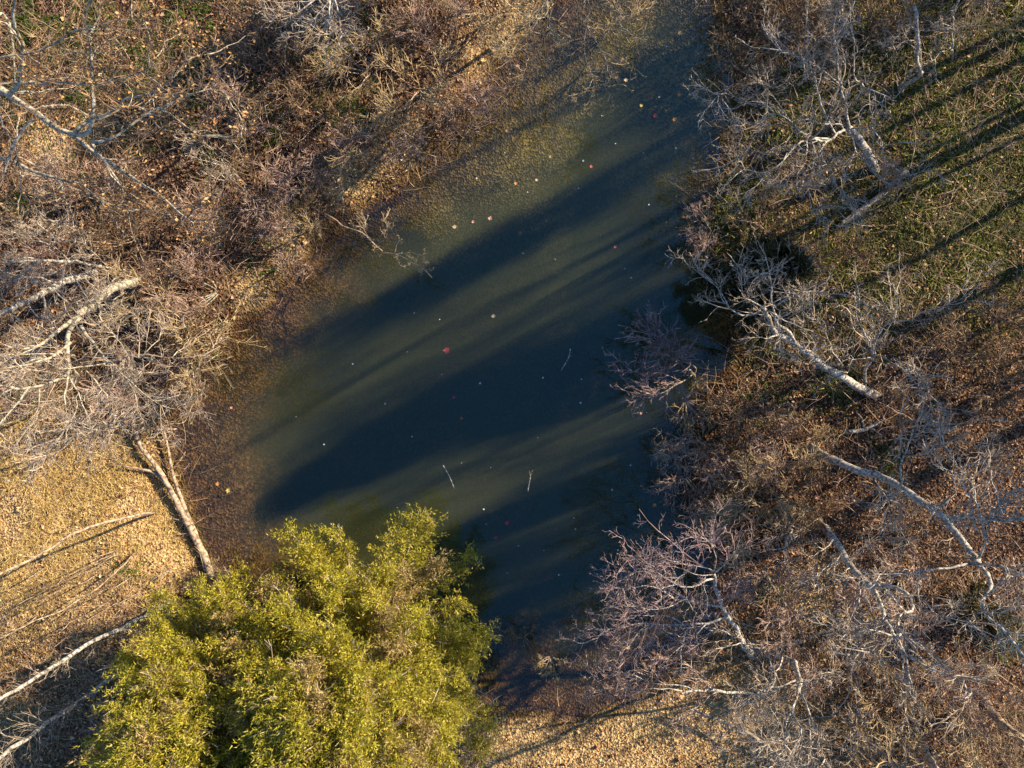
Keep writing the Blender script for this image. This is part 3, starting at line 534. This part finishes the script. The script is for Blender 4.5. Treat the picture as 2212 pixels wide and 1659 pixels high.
bare_tree('hanging_limb_tree', 'dark thin tree at the top bank with drooping twigs over the shallows', 'tree',
    ([(1180, 20), (1190, -10), (1220, -60)], .3, 4, .06, .05), [([(1215, -50), (1150, 0), (1140, 60), (1155, 150)], 3.6, 3, .016, .004), ([(1215, -50), (1200, 0), (1175, 70), (1160, 130)], 3.8, 3, .016, .004), ([(1220, -40), (1265, 0), (1270, 40), (1265, 110), (1285, 190)], 3.8, 3, .02, .004), ([(1225, -50), (1300, -10), (1330, 40), (1370, 80)], 4, 3.4, .018, .004), ([(1180, 10), (1120, 60), (1080, 120)], 2, 2.4, .014, .004), ([(1270, 60), (1300, 110), (1320, 130)], 3.4, 3, .012, .003), ([(1215, -50), (1180, 10), (1130, 90), (1090, 110)], 3.8, 3.2, .014, .004)], bark='grey_bark', twig='straw_twig', dens=5, tl=.5)

# fallen trees and poles on the left bank
def log(name, label, pts, z0, z1, r0, r1, stubs=(), bark='tan_bark', cat='log'):
    q = smooth_poly([P(u, v, 0) + np.array([0, 0, 0]) for u, v in pts], wob=.012)
    t = np.linspace(0, 1, len(q)); q[:, 2] = np.maximum(ground(q[:, 0], q[:, 1]), -.05) + r0 * .7 + z0 + (z1 - z0) * t
    base = q[0].copy(); root = empty(name, tuple(base)); tag(root, label, cat)
    obj('trunk', poly_mesh('trunk', poly_tube(q - base, r0 * .78, r1 * .78, 10, .1)), M[bark], root)
    for sp, a, b_ in stubs:
        s = smooth_poly([P(u, v, 0) for u, v in sp], wob=.012); s[:, 2] = np.maximum(ground(s[:, 0], s[:, 1]), 0) + r0 * .8 + .05
        obj('branch', poly_mesh('branch', poly_tube(s - base, a, b_, 7)), M[bark], root)
    return root
log('fallen_log', 'long brown fallen trunk lying along the left edge of the pond', [(463, 1246), (450, 1205), (410, 1120), (370, 1040), (327, 965), (304, 900), (283, 835)], .03, .25, .11, .05,
    [([(372, 1045), (345, 1020), (325, 1012), (283, 1005)], .055, .02), ([(425, 1140), (405, 1125), (385, 1118)], .03, .012), ([(437, 1165), (420, 1150), (395, 1150)], .02, .01)])
log('fallen_pole', 'thinner fallen pole beside the long trunk on its water side', [(438, 1190), (425, 1150), (410, 1110), (392, 1060), (376, 1000), (366, 935), (352, 878)], .0, .2, .065, .03, [([(380, 1010), (395, 985), (405, 975)], .015, .006)])
log('crossing_branch', 'bare branch lying crosswise over the upper end of the long fallen trunk', [(262, 922), (300, 917), (340, 925), (388, 926)], .25, .2, .045, .025, [([(300, 918), (280, 930), (258, 932)], .02, .01)])
log('fallen_grey_pole', 'grey fallen pole crossing the tan leaves at the bottom right', [(1484, 1509), (1551, 1529), (1621, 1566), (1661, 1599), (1725, 1640)], .35, .6, .035, .045, [([(1661, 1599), (1680, 1640), (1690, 1665)], .02, .01)], bark='grey_bark')
log('long_fallen_limb', 'long dark fallen limb lying across the leaves between the multi-stemmed and gnarled trees', [(1610, 1374), (1690, 1372), (1740, 1350), (1790, 1320), (1868, 1288)], .1, .3, .06, .03, [([(1740, 1352), (1720, 1330), (1712, 1300)], .02, .01)], bark='grey_bark')
log('rotten_stump_log', 'pale broken log beside the base of the leaning white tree', [(1800, 930), (1840, 925), (1872, 905)], .05, .1, .07, .04, [([(1840, 925), (1835, 900), (1825, 890)], .025, .01), ([(1850, 920), (1870, 935), (1873, 955)], .025, .01)], bark='pale_bark')
log('bent_white_stick', 'small white bent stick on the leaves above the big cedar', [(380, 1225), (352, 1240), (342, 1248)], .03, .03, .022, .015, bark='pale_bark', cat='stick')
log('mossy_log', 'grey log on the moss below the low spreading tree', [(1925, 390), (1870, 440), (1815, 480), (1795, 495)], .05, .05, .09, .06, [([(1850, 455), (1835, 445), (1820, 448)], .03, .015)], bark='grey_bark')

# ------------------------------------------------------------------ thin saplings on the tan bank (lower left)
def sapling(label, pts, ztop, r0, r1, n_t=26, mat_='straw_twig', bark='tan_bark', z0=.2, group='thin saplings on the tan bank', tl=.55):
    z0 = at_ground(*pts[0])[2]
    q = smooth_poly(poly3(pts, z0, ztop)); base = q[0].copy(); root = empty('sapling', tuple(base)); tag(root, label, 'sapling', group)
    st = obj('stem', poly_mesh('stem', poly_tube(q - base, r0, r1, 7)), M[bark], root)
    if n_t: tag(obj('twigs', mesh_np('twigs', *seg_tubes(*grow(*along(q - base, n_t, .6, tl, .006, .25), [(4, .6, .6, .7), (2, .6, .6, .7)], bend=.15))), M[mat_], st), kind='stuff')
sapling('pale sapling leaning left, its base nearest the long fallen trunk', [(333, 1108), (290, 1115), (210, 1133), (140, 1160), (100, 1190), (0, 1240), (-40, 1262)], 4.6, .035, .018, 14)
sapling('thick white sapling rising from behind the upper left edge of the big cedar', [(372, 1298), (300, 1337), (240, 1372), (140, 1422), (60, 1472), (-30, 1528)], 5.2, .055, .03, 22, 'pale_twig', 'pale_bark')
sapling('branchy white sapling sticking out of the left cedar toward the bottom left corner', [(300, 1430), (218, 1480), (150, 1530), (80, 1580), (0, 1637), (-50, 1670)], 5.6, .055, .035, 46, 'pale_twig', 'pale_bark', tl=.75)
sapling('slim curved sapling running parallel just above the thick white one', [(290, 1195), (225, 1260), (150, 1310), (60, 1350), (-20, 1390)], 3.8, .02, .01, 16)
SAPS = [('first short stem below the palest sapling', 250, 1188, 150, 1230, 2.2), ('second short stem below the palest sapling', 240, 1200, 120, 1262, 2.6), ('short stem with a long shadow beside the green tuft', 262, 1196, 165, 1245, 2.0),
        ('stem in the middle of the sapling stand', 215, 1235, 90, 1300, 2.6), ('low stem at the right of the sapling stand', 285, 1245, 190, 1290, 2.0), ('stem just left of the middle of the sapling stand', 170, 1245, 40, 1305, 2.8),
        ('leftmost short stem of the sapling stand', 100, 1225, -20, 1285, 3.0), ('stem at the lower end of the sapling stand', 235, 1300, 110, 1370, 2.8), ('stem half hidden beside the thick white sapling', 300, 1280, 190, 1340, 2.4),
        ('brownish stem at the left edge of the sapling stand', 80, 1330, -30, 1390, 3.0), ('wispy stem between the two white saplings', 170, 1420, 40, 1490, 3.0), ('wispy stem at the left edge between the white saplings', 70, 1480, -30, 1540, 3.0)]
for lb, u0, v0, u1, v1, zt in SAPS:
    sapling('thin brown ' + lb, [(u0, v0), ((u0 * 2 + u1) / 3 + 4, (v0 * 2 + v1) / 3 + rng.uniform(-6, 6)), ((u0 + 2 * u1) / 3, (v0 + 2 * v1) / 3 + rng.uniform(-8, 8)), (u1, v1)], zt, .015, .006, 12, 'brown_twig', 'tan_bark', tl=.45)

# ------------------------------------------------------------------ shrubs: a few kinds, copied
def shrub_proto(kind, mat_, n_stem, L, spread, lv, bark, up=.05, lean=(0, 0, 0)):
    root = empty('shrub'); parts = []
    for k in range(n_stem):
        a = rng.uniform(0, 6.28); d = norm(np.array([math.cos(a) * spread, math.sin(a) * spread, 1.0]) + np.array(lean)); l0 = L * rng.uniform(.7, 1.15)
        q = [np.array([math.cos(a), math.sin(a), -.5]) * .05]
        for i in range(6):
            d = norm(d + rng.normal(0, .14, 3) + np.array([0, 0, up])); q.append(q[-1] + d * l0 / 6)
        q = np.array(q); st = obj('stem', poly_mesh('stem', poly_tube(smooth_poly(q, .2, .005), .018, .006, 5)), M[bark], root)
        s = grow(*along(q, 11, .65, L * .45, .009, .2), lv, bend=.22, up=.03)
        tag(obj('twigs', mesh_np('twigs', *seg_tubes(*s)), M[mat_], st), kind='stuff')
    return root
KIND = {'mauve': shrub_proto('mauve', 'mauve_twig', 6, 1.3, .9, [(5, .7, .6, .75), (3, .7, .6, .75)], 'grey_bark'),
        'brown': shrub_proto('brown', 'brown_twig', 7, 1.1, 1.1, [(5, .7, .6, .75), (3, .7, .6, .75)], 'tan_bark'),
        'straw': shrub_proto('straw', 'straw_twig', 6, 1.3, .9, [(5, .6, .6, .75), (3, .6, .6, .75)], 'tan_bark'),
        'pale': shrub_proto('pale', 'pale_twig', 6, 1.4, .9, [(4, .7, .6, .75), (3, .7, .6, .75)], 'pale_bark'),
        'fan': shrub_proto('fan', 'purple_twig', 7, 1.6, .7, [(5, .5, .6, .75), (3, .5, .55, .75)], 'grey_bark', lean=(-1.3, .3, 0)),
        'strawfan': shrub_proto('strawfan', 'straw_twig', 7, 1.5, .6, [(5, .5, .6, .75), (3, .5, .55, .75)], 'tan_bark', lean=(1.3, -.3, 0)),
        'tuft': shrub_proto('tuft', 'straw_twig', 9, .6, 1.3, [(4, .5, .8, .8)], 'tan_bark')}
used = set()
def put_shrub(kind, u, v, s, label, rz=None, group='bare shrubs along the banks'):
    src = KIND[kind]; loc = at_ground(u, v); rz = rng.uniform(0, 6.28) if rz is None else rz
    if kind in used:
        o = src.copy(); col.objects.link(o)
        for ch in src.children:
            c = ch.copy(); col.objects.link(c); c.parent = o
            for g in ch.children: d = g.copy(); col.objects.link(d); d.parent = c
    else: o = src; used.add(kind)
    o.location = loc; o.rotation_euler = (0, 0, rz); s *= 1.2; o.scale = (s, s, s); tag(o, label, 'shrub', group)
SHR = [('strawfan', 800, 235, 1.0, 'straw-coloured bush spreading down the upper left bank toward the water', -.9), ('mauve', 845, 300, .8, 'mauve bush at the water edge below the straw-coloured one'), ('pale', 500, 360, .8, 'pale curling bush right of the leafy oak limbs'),
 ('mauve', 575, 430, .9, 'mauve bush halfway up the left bank above the dipping sapling'), ('mauve', 470, 630, .9, 'mauve bush on the left bank right of the forked tree'), ('mauve', 600, 560, .8, 'mauve bush on the left bank below a green tuft'),
 ('brown', 400, 700, .9, 'brown bush on the left bank above the fan-shaped bush'), ('straw', 660, 500, .7, 'straw-coloured bush at the foot of the dipping sapling'), ('mauve', 700, 330, .8, 'mauve bush above the pink sunlit leaf slope'), ('brown', 700, 250, .9, 'brown bush in the shaded upper left slope'),
 ('brown', 640, 180, 1.0, 'dark brown bush among green patches high on the left slope'), ('brown', 550, 110, 1.0, 'dark brown bush near the top, right of the oak'), ('straw', 800, 150, 1.0, 'straw-coloured bush near the top below the bleached crown tip'), ('straw', 905, 190, 1.0, 'straw-coloured bush above the upper left shoreline'),
 ('mauve', 980, 240, .8, 'mauve bush hanging at the upper left shoreline'), ('mauve', 970, 110, .9, 'mauve bush near the top beside the pale sunlit bank'), ('straw', 1060, 30, .9, 'straw-coloured bush at the top edge beside the pale sunlit bank'), ('brown', 890, 50, 1.0, 'brown bush at the top edge left of the pale bank'),
 ('strawfan', 385, 745, 1.1, 'fan-shaped bush arching over the shallow brown water on the left', -.1), ('mauve', 330, 830, .8, 'mauve bush above the upper end of the fallen trunk'), ('pale', 370, 880, .55, 'small pale bush at the tip of the fallen pole'), ('mauve', 420, 530, .9, 'mauve bush right of the slender level stem'), ('brown', 290, 510, .9, 'brown bush below the oak limbs'),
 ('pale', 130, 470, .9, 'pale bush below the oak at the left edge'), ('mauve', 70, 550, .8, 'mauve bush at the left edge above the slanting tree'), ('brown', 40, 720, .9, 'brown bush at the left edge between the slanting and forked trees'), ('mauve', 60, 900, .8, 'mauve bush at the left edge under the forked tree'),
 ('pale', 180, 930, .7, 'pale wiry bush at the top of the straw-coloured bank'), ('mauve', 420, 800, .7, 'mauve bush at the water edge below the fan-shaped bush'), ('fan', 1500, 800, 1.05, 'purple-grey fan-shaped bush reaching left over the dark water', .15), ('tuft', 1480, 865, 1.1, 'orange-lit straw tuft at the right shoreline below the fan-shaped bush'),
 ('pale', 1440, 960, .6, 'pale curly bush at the right shoreline beside open water'), ('mauve', 1500, 940, .9, 'mauve bush at the right shoreline below the straw tuft'), ('mauve', 1480, 1030, .8, 'mauve bush at the right shoreline with white twig ends'), ('brown', 1560, 1010, 1.0, 'brown bush in the middle of the right bank thicket'), ('straw', 1640, 1060, 1.0, 'olive straw bush in the right bank thicket left of the crooked tree'),
 ('straw', 1600, 1110, 1.0, 'olive straw bush at the lower end of the right bank thicket'), ('brown', 1700, 1080, .9, 'brown bush between the crooked and gnarled tree bases'), ('brown', 1610, 900, 1.0, 'dark brown bush between the shoreline and the leaning white tree'), ('mauve', 1680, 950, .9, 'mauve bush left of the crooked tree base'),
 ('mauve', 1530, 500, .7, 'dark mauve bush at the edge of the black water'), ('brown', 1640, 60, 1.1, 'brown bush at the top edge, right shoreline'), ('brown', 1600, 150, .9, 'brown bush at the upper right shoreline'), ('brown', 1720, 120, 1.0, 'brown bush under the top limbs of the spreading tree'), ('straw', 1700, 30, 1.0, 'straw-coloured bush at the top edge left of the spreading tree limbs'),
 ('brown', 1880, 50, 1.0, 'brown bush at the top edge left of the snapped stem'), ('straw', 2030, 60, 1.0, 'straw-coloured bush at the top edge between snapped and kinked stems'), ('mauve', 2140, 20, 1.0, 'mauve bush at the top right corner'), ('mauve', 1600, 1190, .9, 'mauve bush behind the lacy purplish twigs'), ('mauve', 1660, 1240, .9, 'mauve bush left of the gnarled trunk'),
 ('mauve', 1800, 1330, .9, 'mauve bush under the looping crooked limb'), ('brown', 1830, 1450, 1.0, 'brown bush right of the multi-stemmed tree'), ('straw', 1900, 1440, .9, 'straw-coloured bush below the looping crooked limb'), ('mauve', 2020, 1420, .9, 'mauve bush left of the green shrub patch on the right'), ('brown', 2060, 960, 1.0, 'brown bush above the curling white branches'), ('brown', 2150, 840, 1.0, 'brown bush at the right edge below the moss'),
 ('brown', 2050, 760, 1.0, 'brown bush right of the leaning white tree'), ('straw', 2100, 1560, 1.0, 'straw-coloured bush between the two trunks at bottom right'), ('straw', 1850, 1620, .9, 'straw-coloured bush at the bottom edge right of the multi-stemmed tree'), ('pale', 1600, 1480, .7, 'pale bush beside the grey fallen pole'), ('brown', 1960, 1160, 1.0, 'brown bush below the middle of the crooked tree'), ('mauve', 1700, 1370, .8, 'mauve bush beside the long dark fallen limb'),
 ('tuft', 1190, 1420, .6, 'reddish tuft of dead stems in the shallow water right of the big cedar'), ('brown', 1130, 1380, .5, 'low brown bush in the shallows right of the big cedar'), ('brown', 2150, 680, .9, 'brown bush under the lower edge of the moss at the right'), ('straw', 1330, 60, .7, 'straw-coloured bush drooping into the top inlet')]
SHR += [('mauve', 312, 600, .55, 'bush at the foot of the forked tree'), ('straw', 285, 622, .5, 'straw-coloured bush just left of the foot of the forked tree'), ('brown', 1925, 872, .6, 'bush at the foot of the leaning white tree'), ('straw', 1722, 950, .55, 'straw-coloured bush at the foot of the crooked tree'),
 ('brown', 1758, 1105, .6, 'bush at the foot of the gnarled tree'), ('brown', 1905, 395, .5, 'bush at the foot of the low spreading tree'), ('brown', 1640, 480, .8, 'brown bush in front of the added dark juniper'), ('mauve', 1665, 610, .8, 'mauve bush below the added dark juniper'), ('straw', 465, 1235, .4, 'straw-coloured tuft at the broken end of the long fallen trunk'),
 ('brown', 1760, 560, .9, 'brown bush between the juniper and the mossy slope'), ('mauve', 1950, 1250, 1.0, 'mauve bush in the loop of the crooked limb'), ('pale', 1850, 1520, .9, 'pale bush left of the smooth tan trunk'), ('mauve', 240, 440, .9, 'mauve bush under the longest oak limb'), ('straw', 350, 620, .9, 'straw-coloured bush right of the forked tree'), ('mauve', 520, 300, .9, 'mauve bush in the middle of the upper left slope'), ('pale', 760, 60, .8, 'pale bush right of the bleached crown tip')]
for row in SHR: put_shrub(*row[:5], rz=row[5] if len(row) > 5 else None)

# ------------------------------------------------------------------ evergreens
def kites(p, d, L, W):
    n_ = len(p); s = norm(np.cross(d, rng.normal(0, 1, (n_, 3)))); V = np.stack([p + s * W[:, None], p + d * L[:, None], p - s * W[:, None]], 1)
    return V.reshape(-1, 3), np.arange(n_ * 3).reshape(-1, 3)
def evergreen(name, label, base, h, Rr, n_limb, n_br, n_sp, leaf, pw=.75, lift=.35, group=None, sprig=(.07, .13, .016), lo=.05, cat='tree', dead=True, fluff=.5, blen=.36):
    root = empty(name, tuple(base)); tag(root, label, cat, group)
    q = smooth_poly([np.array([0, 0, -.1]), np.array([.05, .03, h * .5]), np.array([0, 0, h * .97])], .4, .02)
    obj('trunk', poly_mesh('trunk', poly_tube(q, max(.07, (.025 * h if h < 8 else .07)), .02, 8)), M['tan_bark'], root)
    for k in range(n_limb):
        t = lo + (1 - lo) * ((k + rng.random()) / n_limb) ** 1.15; z = t * h * .96; a = k * 2.39996 + rng.normal(0, .3)
        Lm = Rr * (1 - t) ** pw * rng.uniform(.84, 1.02) + .25
        d0 = np.array([math.cos(a), math.sin(a), lift + t * .8 + rng.normal(0, .1)]); d0 = d0 / np.linalg.norm(d0)
        pts = [np.array([0, 0, z])]
        for i in range(5): d0 = norm(d0 + rng.normal(0, .1, 3) + np.array([0, 0, .06])); pts.append(pts[-1] + d0 * Lm / 5)
        pts = np.array(pts); lm = obj('limb', poly_mesh('limb', poly_tube(pts, .012 + .012 * Lm, .005, 5)), M['grey_bark'], root)
        n_b = max(5, int(n_br * (.4 + Lm / Rr)))
        st, d, L, r = along(pts, n_b, .8 + .5 * (fluff - .5), blen, .005, .2, 1.0, .45); d = norm(d + np.array([0, 0, .35]))
        sg_, pp, dd = walk(st, d, L, r, 4, .15, .12)
        t2 = rng.uniform(.1, 1, (n_b, n_sp)) * 3.999; i2 = t2.astype(int); f2 = (t2 - i2)[..., None]; ar = np.arange(n_b)[:, None]
        sp = (pp[ar, i2] * (1 - f2) + pp[ar, i2 + 1] * f2).reshape(-1, 3); sd = dd[ar, i2].reshape(-1, 3); sd = norm(sd + rng.normal(0, fluff, sd.shape)); sp = sp + rng.normal(0, .05 * fluff, sp.shape)
        ls = rng.uniform(sprig[0], sprig[1], len(sp)); fo = obj('foliage', mesh_np('foliage', *kites(sp, sd, ls, np.full(len(sp), sprig[2]) * rng.uniform(.7, 1.3, len(sp)))), M[leaf if not (leaf == 'cedar_leaf' and k % 7 == 2) else 'rusty_cedar_leaf'], lm); tag(fo, kind='stuff')
        if dead:
            s = grow(*along(pts, 5, .7, .55, .009, .4), [(3, .6, .5, .7)], bend=.25, K=3); tag(obj('dead_twigs', mesh_np('dead_twigs', *seg_tubes(*s)), M['pale_twig'], lm), kind='stuff')
    return root
evergreen('cedar_tree', 'big yellow-green cedar at the bottom, overhanging the pond', at_ground(815, 1365), 5.6, 3.3, 185, 58, 38, 'cedar_leaf', pw=.5, sprig=(.045, .09, .010), fluff=.72, blen=.6)
evergreen('cedar_tree', 'smaller yellow-green cedar at the bottom left, merging into the bigger one', at_ground(560, 1420), 5.0, 2.95, 125, 54, 38, 'cedar_leaf', pw=.5, sprig=(.045, .09, .010), fluff=.72, blen=.6)
evergreen('cedar_tree', 'low cedar filling the gap between the two larger ones at the bottom', at_ground(715, 1500), 4.4, 2.6, 75, 52, 35, 'cedar_leaf', pw=.5, sprig=(.045, .09, .010), fluff=.72, blen=.6)
evergreen('juniper_bush', 'dark juniper added on the right bank to blacken the water reflection', at_ground(1600, 632), 3.2, 1.25, 60, 26, 38, 'dull_cedar_leaf', cat='bush', fluff=.7)  # added evergreen, placed to block the sky reflection and blacken the water
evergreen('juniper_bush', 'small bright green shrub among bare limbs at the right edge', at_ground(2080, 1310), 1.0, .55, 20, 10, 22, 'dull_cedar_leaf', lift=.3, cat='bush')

# ------------------------------------------------------------------ leaves and sticks floating on the pond
FL = [(965, 757, .17, 'red', 'largest red leaf, floating alone left of the pond centre'), (1066, 683, .12, 'tan', 'tan-orange leaf floating above the pond centre'), (1059, 472, .13, 'pink', 'larger pink leaf of the row of three in the olive water'), (1022, 479, .09, 'pink', 'smaller pink leaf in the middle of the row of three'),
      (982, 490, .11, 'tan', 'tan leaf at the left end of the row of three'), (1114, 396, .10, 'orange', 'orange leaf floating on the sunlit olive water'), (1159, 389, .08, 'pink', 'pale pink leaf right of the orange one on the olive water'), (1189, 339, .08, 'tan', 'small tan leaf on the upper olive water'), (1277, 360, .09, 'red', 'small red leaf on the upper olive water'),
      (1095, 283, .09, 'pink', 'pink leaf near the upper left shoreline'), (1114, 228, .08, 'orange', 'orange leaf near the upper left shoreline'), (1352, 173, .11, 'tan', 'tan leaf floating in the middle of the top inlet'), (1345, 130, .10, 'orange', 'orange leaf floating above the tan one in the top inlet'), (1385, 228, .09, 'yellow', 'yellowish leaf in the dark band of the inlet'),
      (1415, 250, .13, 'red', 'reddish leaf in the cluster by the upper right shore'), (1457, 258, .13, 'orange', 'orange leaf at the right end of the cluster by the upper right shore'), (1467, 205, .11, 'orange', 'orange leaf above the cluster by the upper right shore'), (1469, 72, .12, 'tan', 'tan leaf close to the top right shoreline of the inlet'), (1119, 142, .09, 'pink', 'pink leaf at the shore of the upper left shallows'),
      (1329, 533, .08, 'red', 'dark red leaf on the right side of the grey-blue water'), (1124, 503, .11, 'brown', 'brown leaf floating on the upper dark band'), (980, 858, .09, 'crimson', 'dim dark red leaf below the largest red one'), (997, 903, .10, 'brown', 'dim brown leaf in the dark left water'), (1384, 893, .08, 'pink', 'pink leaf near the right shore beside a white one'),
      (1402, 739, .12, 'orange', 'long orange leaf by the fan-shaped bush'), (1414, 753, .10, 'brown', 'brown-orange leaf caught under the fan-shaped bush'), (1322, 1058, .08, 'pink', 'small pink leaf on the lower right water'), (1437, 1081, .09, 'red', 'bright red leaf at the lower right shore'), (1414, 1091, .11, 'orange', 'orange leaf beside the red one at the lower right shore'),
      (1095, 1129, .12, 'crimson', 'crimson leaf floating right of the big cedar, the larger of two'), (1071, 1161, .10, 'crimson', 'smaller crimson leaf below the larger one'), (965, 1189, .08, 'red', 'small red leaf close to the cedar reflection'), (1060, 1342, .13, 'orange', 'orange leaf in the shallows beside the big cedar'), (1412, 1408, .13, 'orange', 'orange leaf under the lacy purplish twigs'),
      (1357, 1399, .10, 'yellow', 'yellow leaf under the lacy purplish twigs'), (1280, 1449, .11, 'orange', 'orange leaf below the low arching branch tips'), (1095, 1463, .13, 'red', 'red leaf at the lower right edge of the big cedar'), (470, 1045, .11, 'orange', 'orange leaf in the left brown shallows'), (493, 1060, .12, 'yellow', 'yellow leaf in the left brown shallows'), (500, 881, .09, 'pink', 'pink leaf in the upper part of the left shallows')]
SPECK = [(1250, 407), (1260, 347), (1095, 338), (1091, 330), (1424, 210), (1102, 160), (1409, 130), (1297, 508), (950, 690), (1037, 828), (954, 809), (1173, 816), (1254, 870), (1397, 891), (1362, 1005), (832, 872), (890, 943), (762, 786), (1050, 1132), (1243, 1143), (1240, 1119), (1335, 1188), (1120, 1179), (1175, 1189), (1096, 1238), (1207, 1242), (1030, 385), (1140, 415), (1130, 547), (1180, 478), (1350, 580), (1363, 600), (1200, 560), (895, 676), (1256, 819), (1330, 310), (1390, 330), (1460, 320), (1060, 1010), (997, 1000), (1162, 945), (955, 1275), (1290, 1240), (1045, 1100), (1440, 480), (1402, 442), (1300, 250), (1440, 100), (700, 960), (640, 900), (880, 760)]
bykey = {}
for u, v, s, k, lb in FL:
    if k not in bykey: bykey[k] = leaf_mesh('floating_leaf', .1, .22, M[k])
    o = obj('floating_leaf', bykey[k]); o.location = P(u, v, .012); o.rotation_euler = (rng.normal(0, .12), rng.normal(0, .12), rng.uniform(0, 6.28)); f = s / .104; o.scale = (f, f * rng.uniform(.8, 1.1), f)
    tag(o, lb, 'leaf', 'leaves floating on the pond')
wm = leaf_mesh('floating_leaf', .1, .3, M['white'])
for u, v in SPECK:
    o = obj('floating_leaf', wm); o.location = P(u, v, .01); o.rotation_euler = (rng.normal(0, .2), rng.normal(0, .2), rng.uniform(0, 6.28)); f = rng.uniform(.25, .6); o.scale = (f, f * .8, f)
    tag(o, 'tiny whitish leaf fleck floating on the pond', 'leaf', 'whitish leaf flecks floating on the pond')
def stick(label, pts, r0, r1, fork=None):
    q = smooth_poly([P(u, v, .015) for u, v in pts], .1, .004); base = q[0].copy(); root = empty('floating_stick', tuple(base)); tag(root, label, 'stick', 'sticks floating on the pond')
    obj('stem', poly_mesh('stem', poly_tube(q - base, r0, r1, 6)), M['pale_bark'], root)
    for f in fork or ():
        obj('twig', poly_mesh('twig', poly_tube(smooth_poly([P(u, v, .03) for u, v in f], .1, .004) - base, r1, .003, 5)), M['pale_bark'], root)
stick('short greyish stick floating in the dark water left of the fan-shaped bush', [(1232, 753), (1227, 775), (1212, 800)], .018, .007, [[(1230, 768), (1234, 770)]])
stick('thin slanting stick floating in the lower left water', [(957, 1005), (970, 1028), (982, 1055)], .010, .006)
stick('forked stick standing in the lower middle of the pond', [(1140, 1062), (1143, 1045), (1146, 1028)], .018, .008, [[(1146, 1028), (1143, 1016)], [(1146, 1028), (1151, 1015)]])
stick('thin twig floating at the right edge of the big cedar', [(958, 1245), (965, 1263), (972, 1280)], .008, .005)

# ------------------------------------------------------------------ trees standing beyond the frame on the sun side (their shadows cross the pond)
SH = np.array([math.sin(R(SUN_AZ)), math.cos(R(SUN_AZ))])
def tall_tree(u, v, t, h, label, n_limb=14, rad=.2):
    x, y = np.array(XY(u, v)) + SH * t; z = g1(x, y) if abs(x) < 20 and abs(y) < 16 else .55
    root = empty('tall_bare_tree', (x, y, z)); tag(root, label, 'tree', 'tall bare trees beyond the right bank')
    q = smooth_poly([np.array([0, 0, -.2]), rng.normal(0, .15, 3) * [1, 1, 0] + [0, 0, h * .35], rng.normal(0, .3, 3) * [1, 1, 0] + [0, 0, h * .7], rng.normal(0, .4, 3) * [1, 1, 0] + [0, 0, h]], .4, .03)
    obj('trunk', poly_mesh('trunk', poly_tube(q, rad, .03, 8)), M['grey_bark'], root)
    for k in range(n_limb):
        f = rng.uniform(.35, .95); i = int(f * (len(q) - 1)); a = k * 2.4; L = h * .32 * (1.25 - f) * rng.uniform(.7, 1.3)
        d = np.array([math.cos(a), math.sin(a), .8]); pts = [q[i]]
        for j in range(6): d = norm(d + rng.normal(0, .2, 3)); pts.append(pts[-1] + d * L / 6)
        pts = np.array(pts); o = obj('limb', poly_mesh('limb', poly_tube(pts, rad * .35, .012, 5)), M['grey_bark'], root)
        s = grow(*along(pts, 8, .7, 1.1, .014, .2), [(4, .7, .6, .7), (2, .7, .6, .7)], bend=.2); tag(obj('twigs', mesh_np('twigs', *seg_tubes(*s)), M['mauve_twig'], o), kind='stuff')
def tall_pine(u, v, t, h, Rr, label):
    x, y = np.array(XY(u, v)) + SH * t
    evergreen('tall_cedar', label, (x, y, .5), h, Rr, 22, 10, 13, 'pine_leaf', group='tall cedars beyond the right bank', sprig=(.22, .36, .07), lo=.68, dead=False)
for row in [(1160, 470, 17, 12, 'tall bare tree beyond the top right corner, its trunk shadow on the moss', .15), (1120, 620, 18, 12, 'tall slender bare tree beyond the right edge above the mossy slope', .11), (1050, 690, 16, 12, 'tall slender bare tree beyond the right edge below the mossy slope', .10), (1150, 955, 17, 12, 'tall slender bare tree beyond the right edge, middle row', .10),
            (900, 905, 20, 13, 'tall bare tree beyond the right edge behind the leaning white tree', .14),
            (1200, 1085, 16, 12, 'tall bare tree beyond the right edge near the crooked tree', .16), (1180, 1440, 15, 12, 'tall bare tree beyond the right edge below the brown thicket', .20), (1150, 1330, 17, 12, 'tall bare tree beyond the right edge level with the gnarled tree', .16),
            (1350, 190, 15, 12, 'tall bare tree beyond the top edge right of the inlet', .10), (1500, 40, 17, 12, 'tall bare tree beyond the top edge above the upper right bushes', .10), (1000, 760, 22, 13, 'tall bare tree far beyond the right edge, second row', .12)]:
    tall_tree(*row[:5], 5, row[5])
for row in [(1190, 745, 17, 11, .38, 'tall dark cedar beyond the right edge shading the pond centre'), (1210, 800, 15.5, 10, .34, 'second tall dark cedar beyond the right edge beside the first'), (1150, 1195, 16, 10.5, .34, 'slim tall cedar beyond the right edge shading the lower water'),
            (1200, 1268, 17, 10.5, .36, 'slimmest tall cedar beyond the right edge, lower row'), (1210, 462, 18, 11, .26, 'slim tall cedar beyond the top right corner'),
            (1000, 880, 17, 10.5, .28, 'slim tall cedar beyond the right edge below the pair of cedars'), (1230, 1060, 16, 10.5, .42, 'slim tall cedar beyond the right edge, middle row'), (1180, 1345, 16, 10.5, .4, 'slim tall cedar beyond the right edge, lowest row'), (560, 150, 17, 11, 1.4, 'tall dark cedar beyond the top edge shading the upper left slope')]:
    tall_pine(*row)
print('objects', len(bpy.data.objects), 'tris', sum(len(me.loops) - 2 * len(me.polygons) for me in bpy.data.meshes))
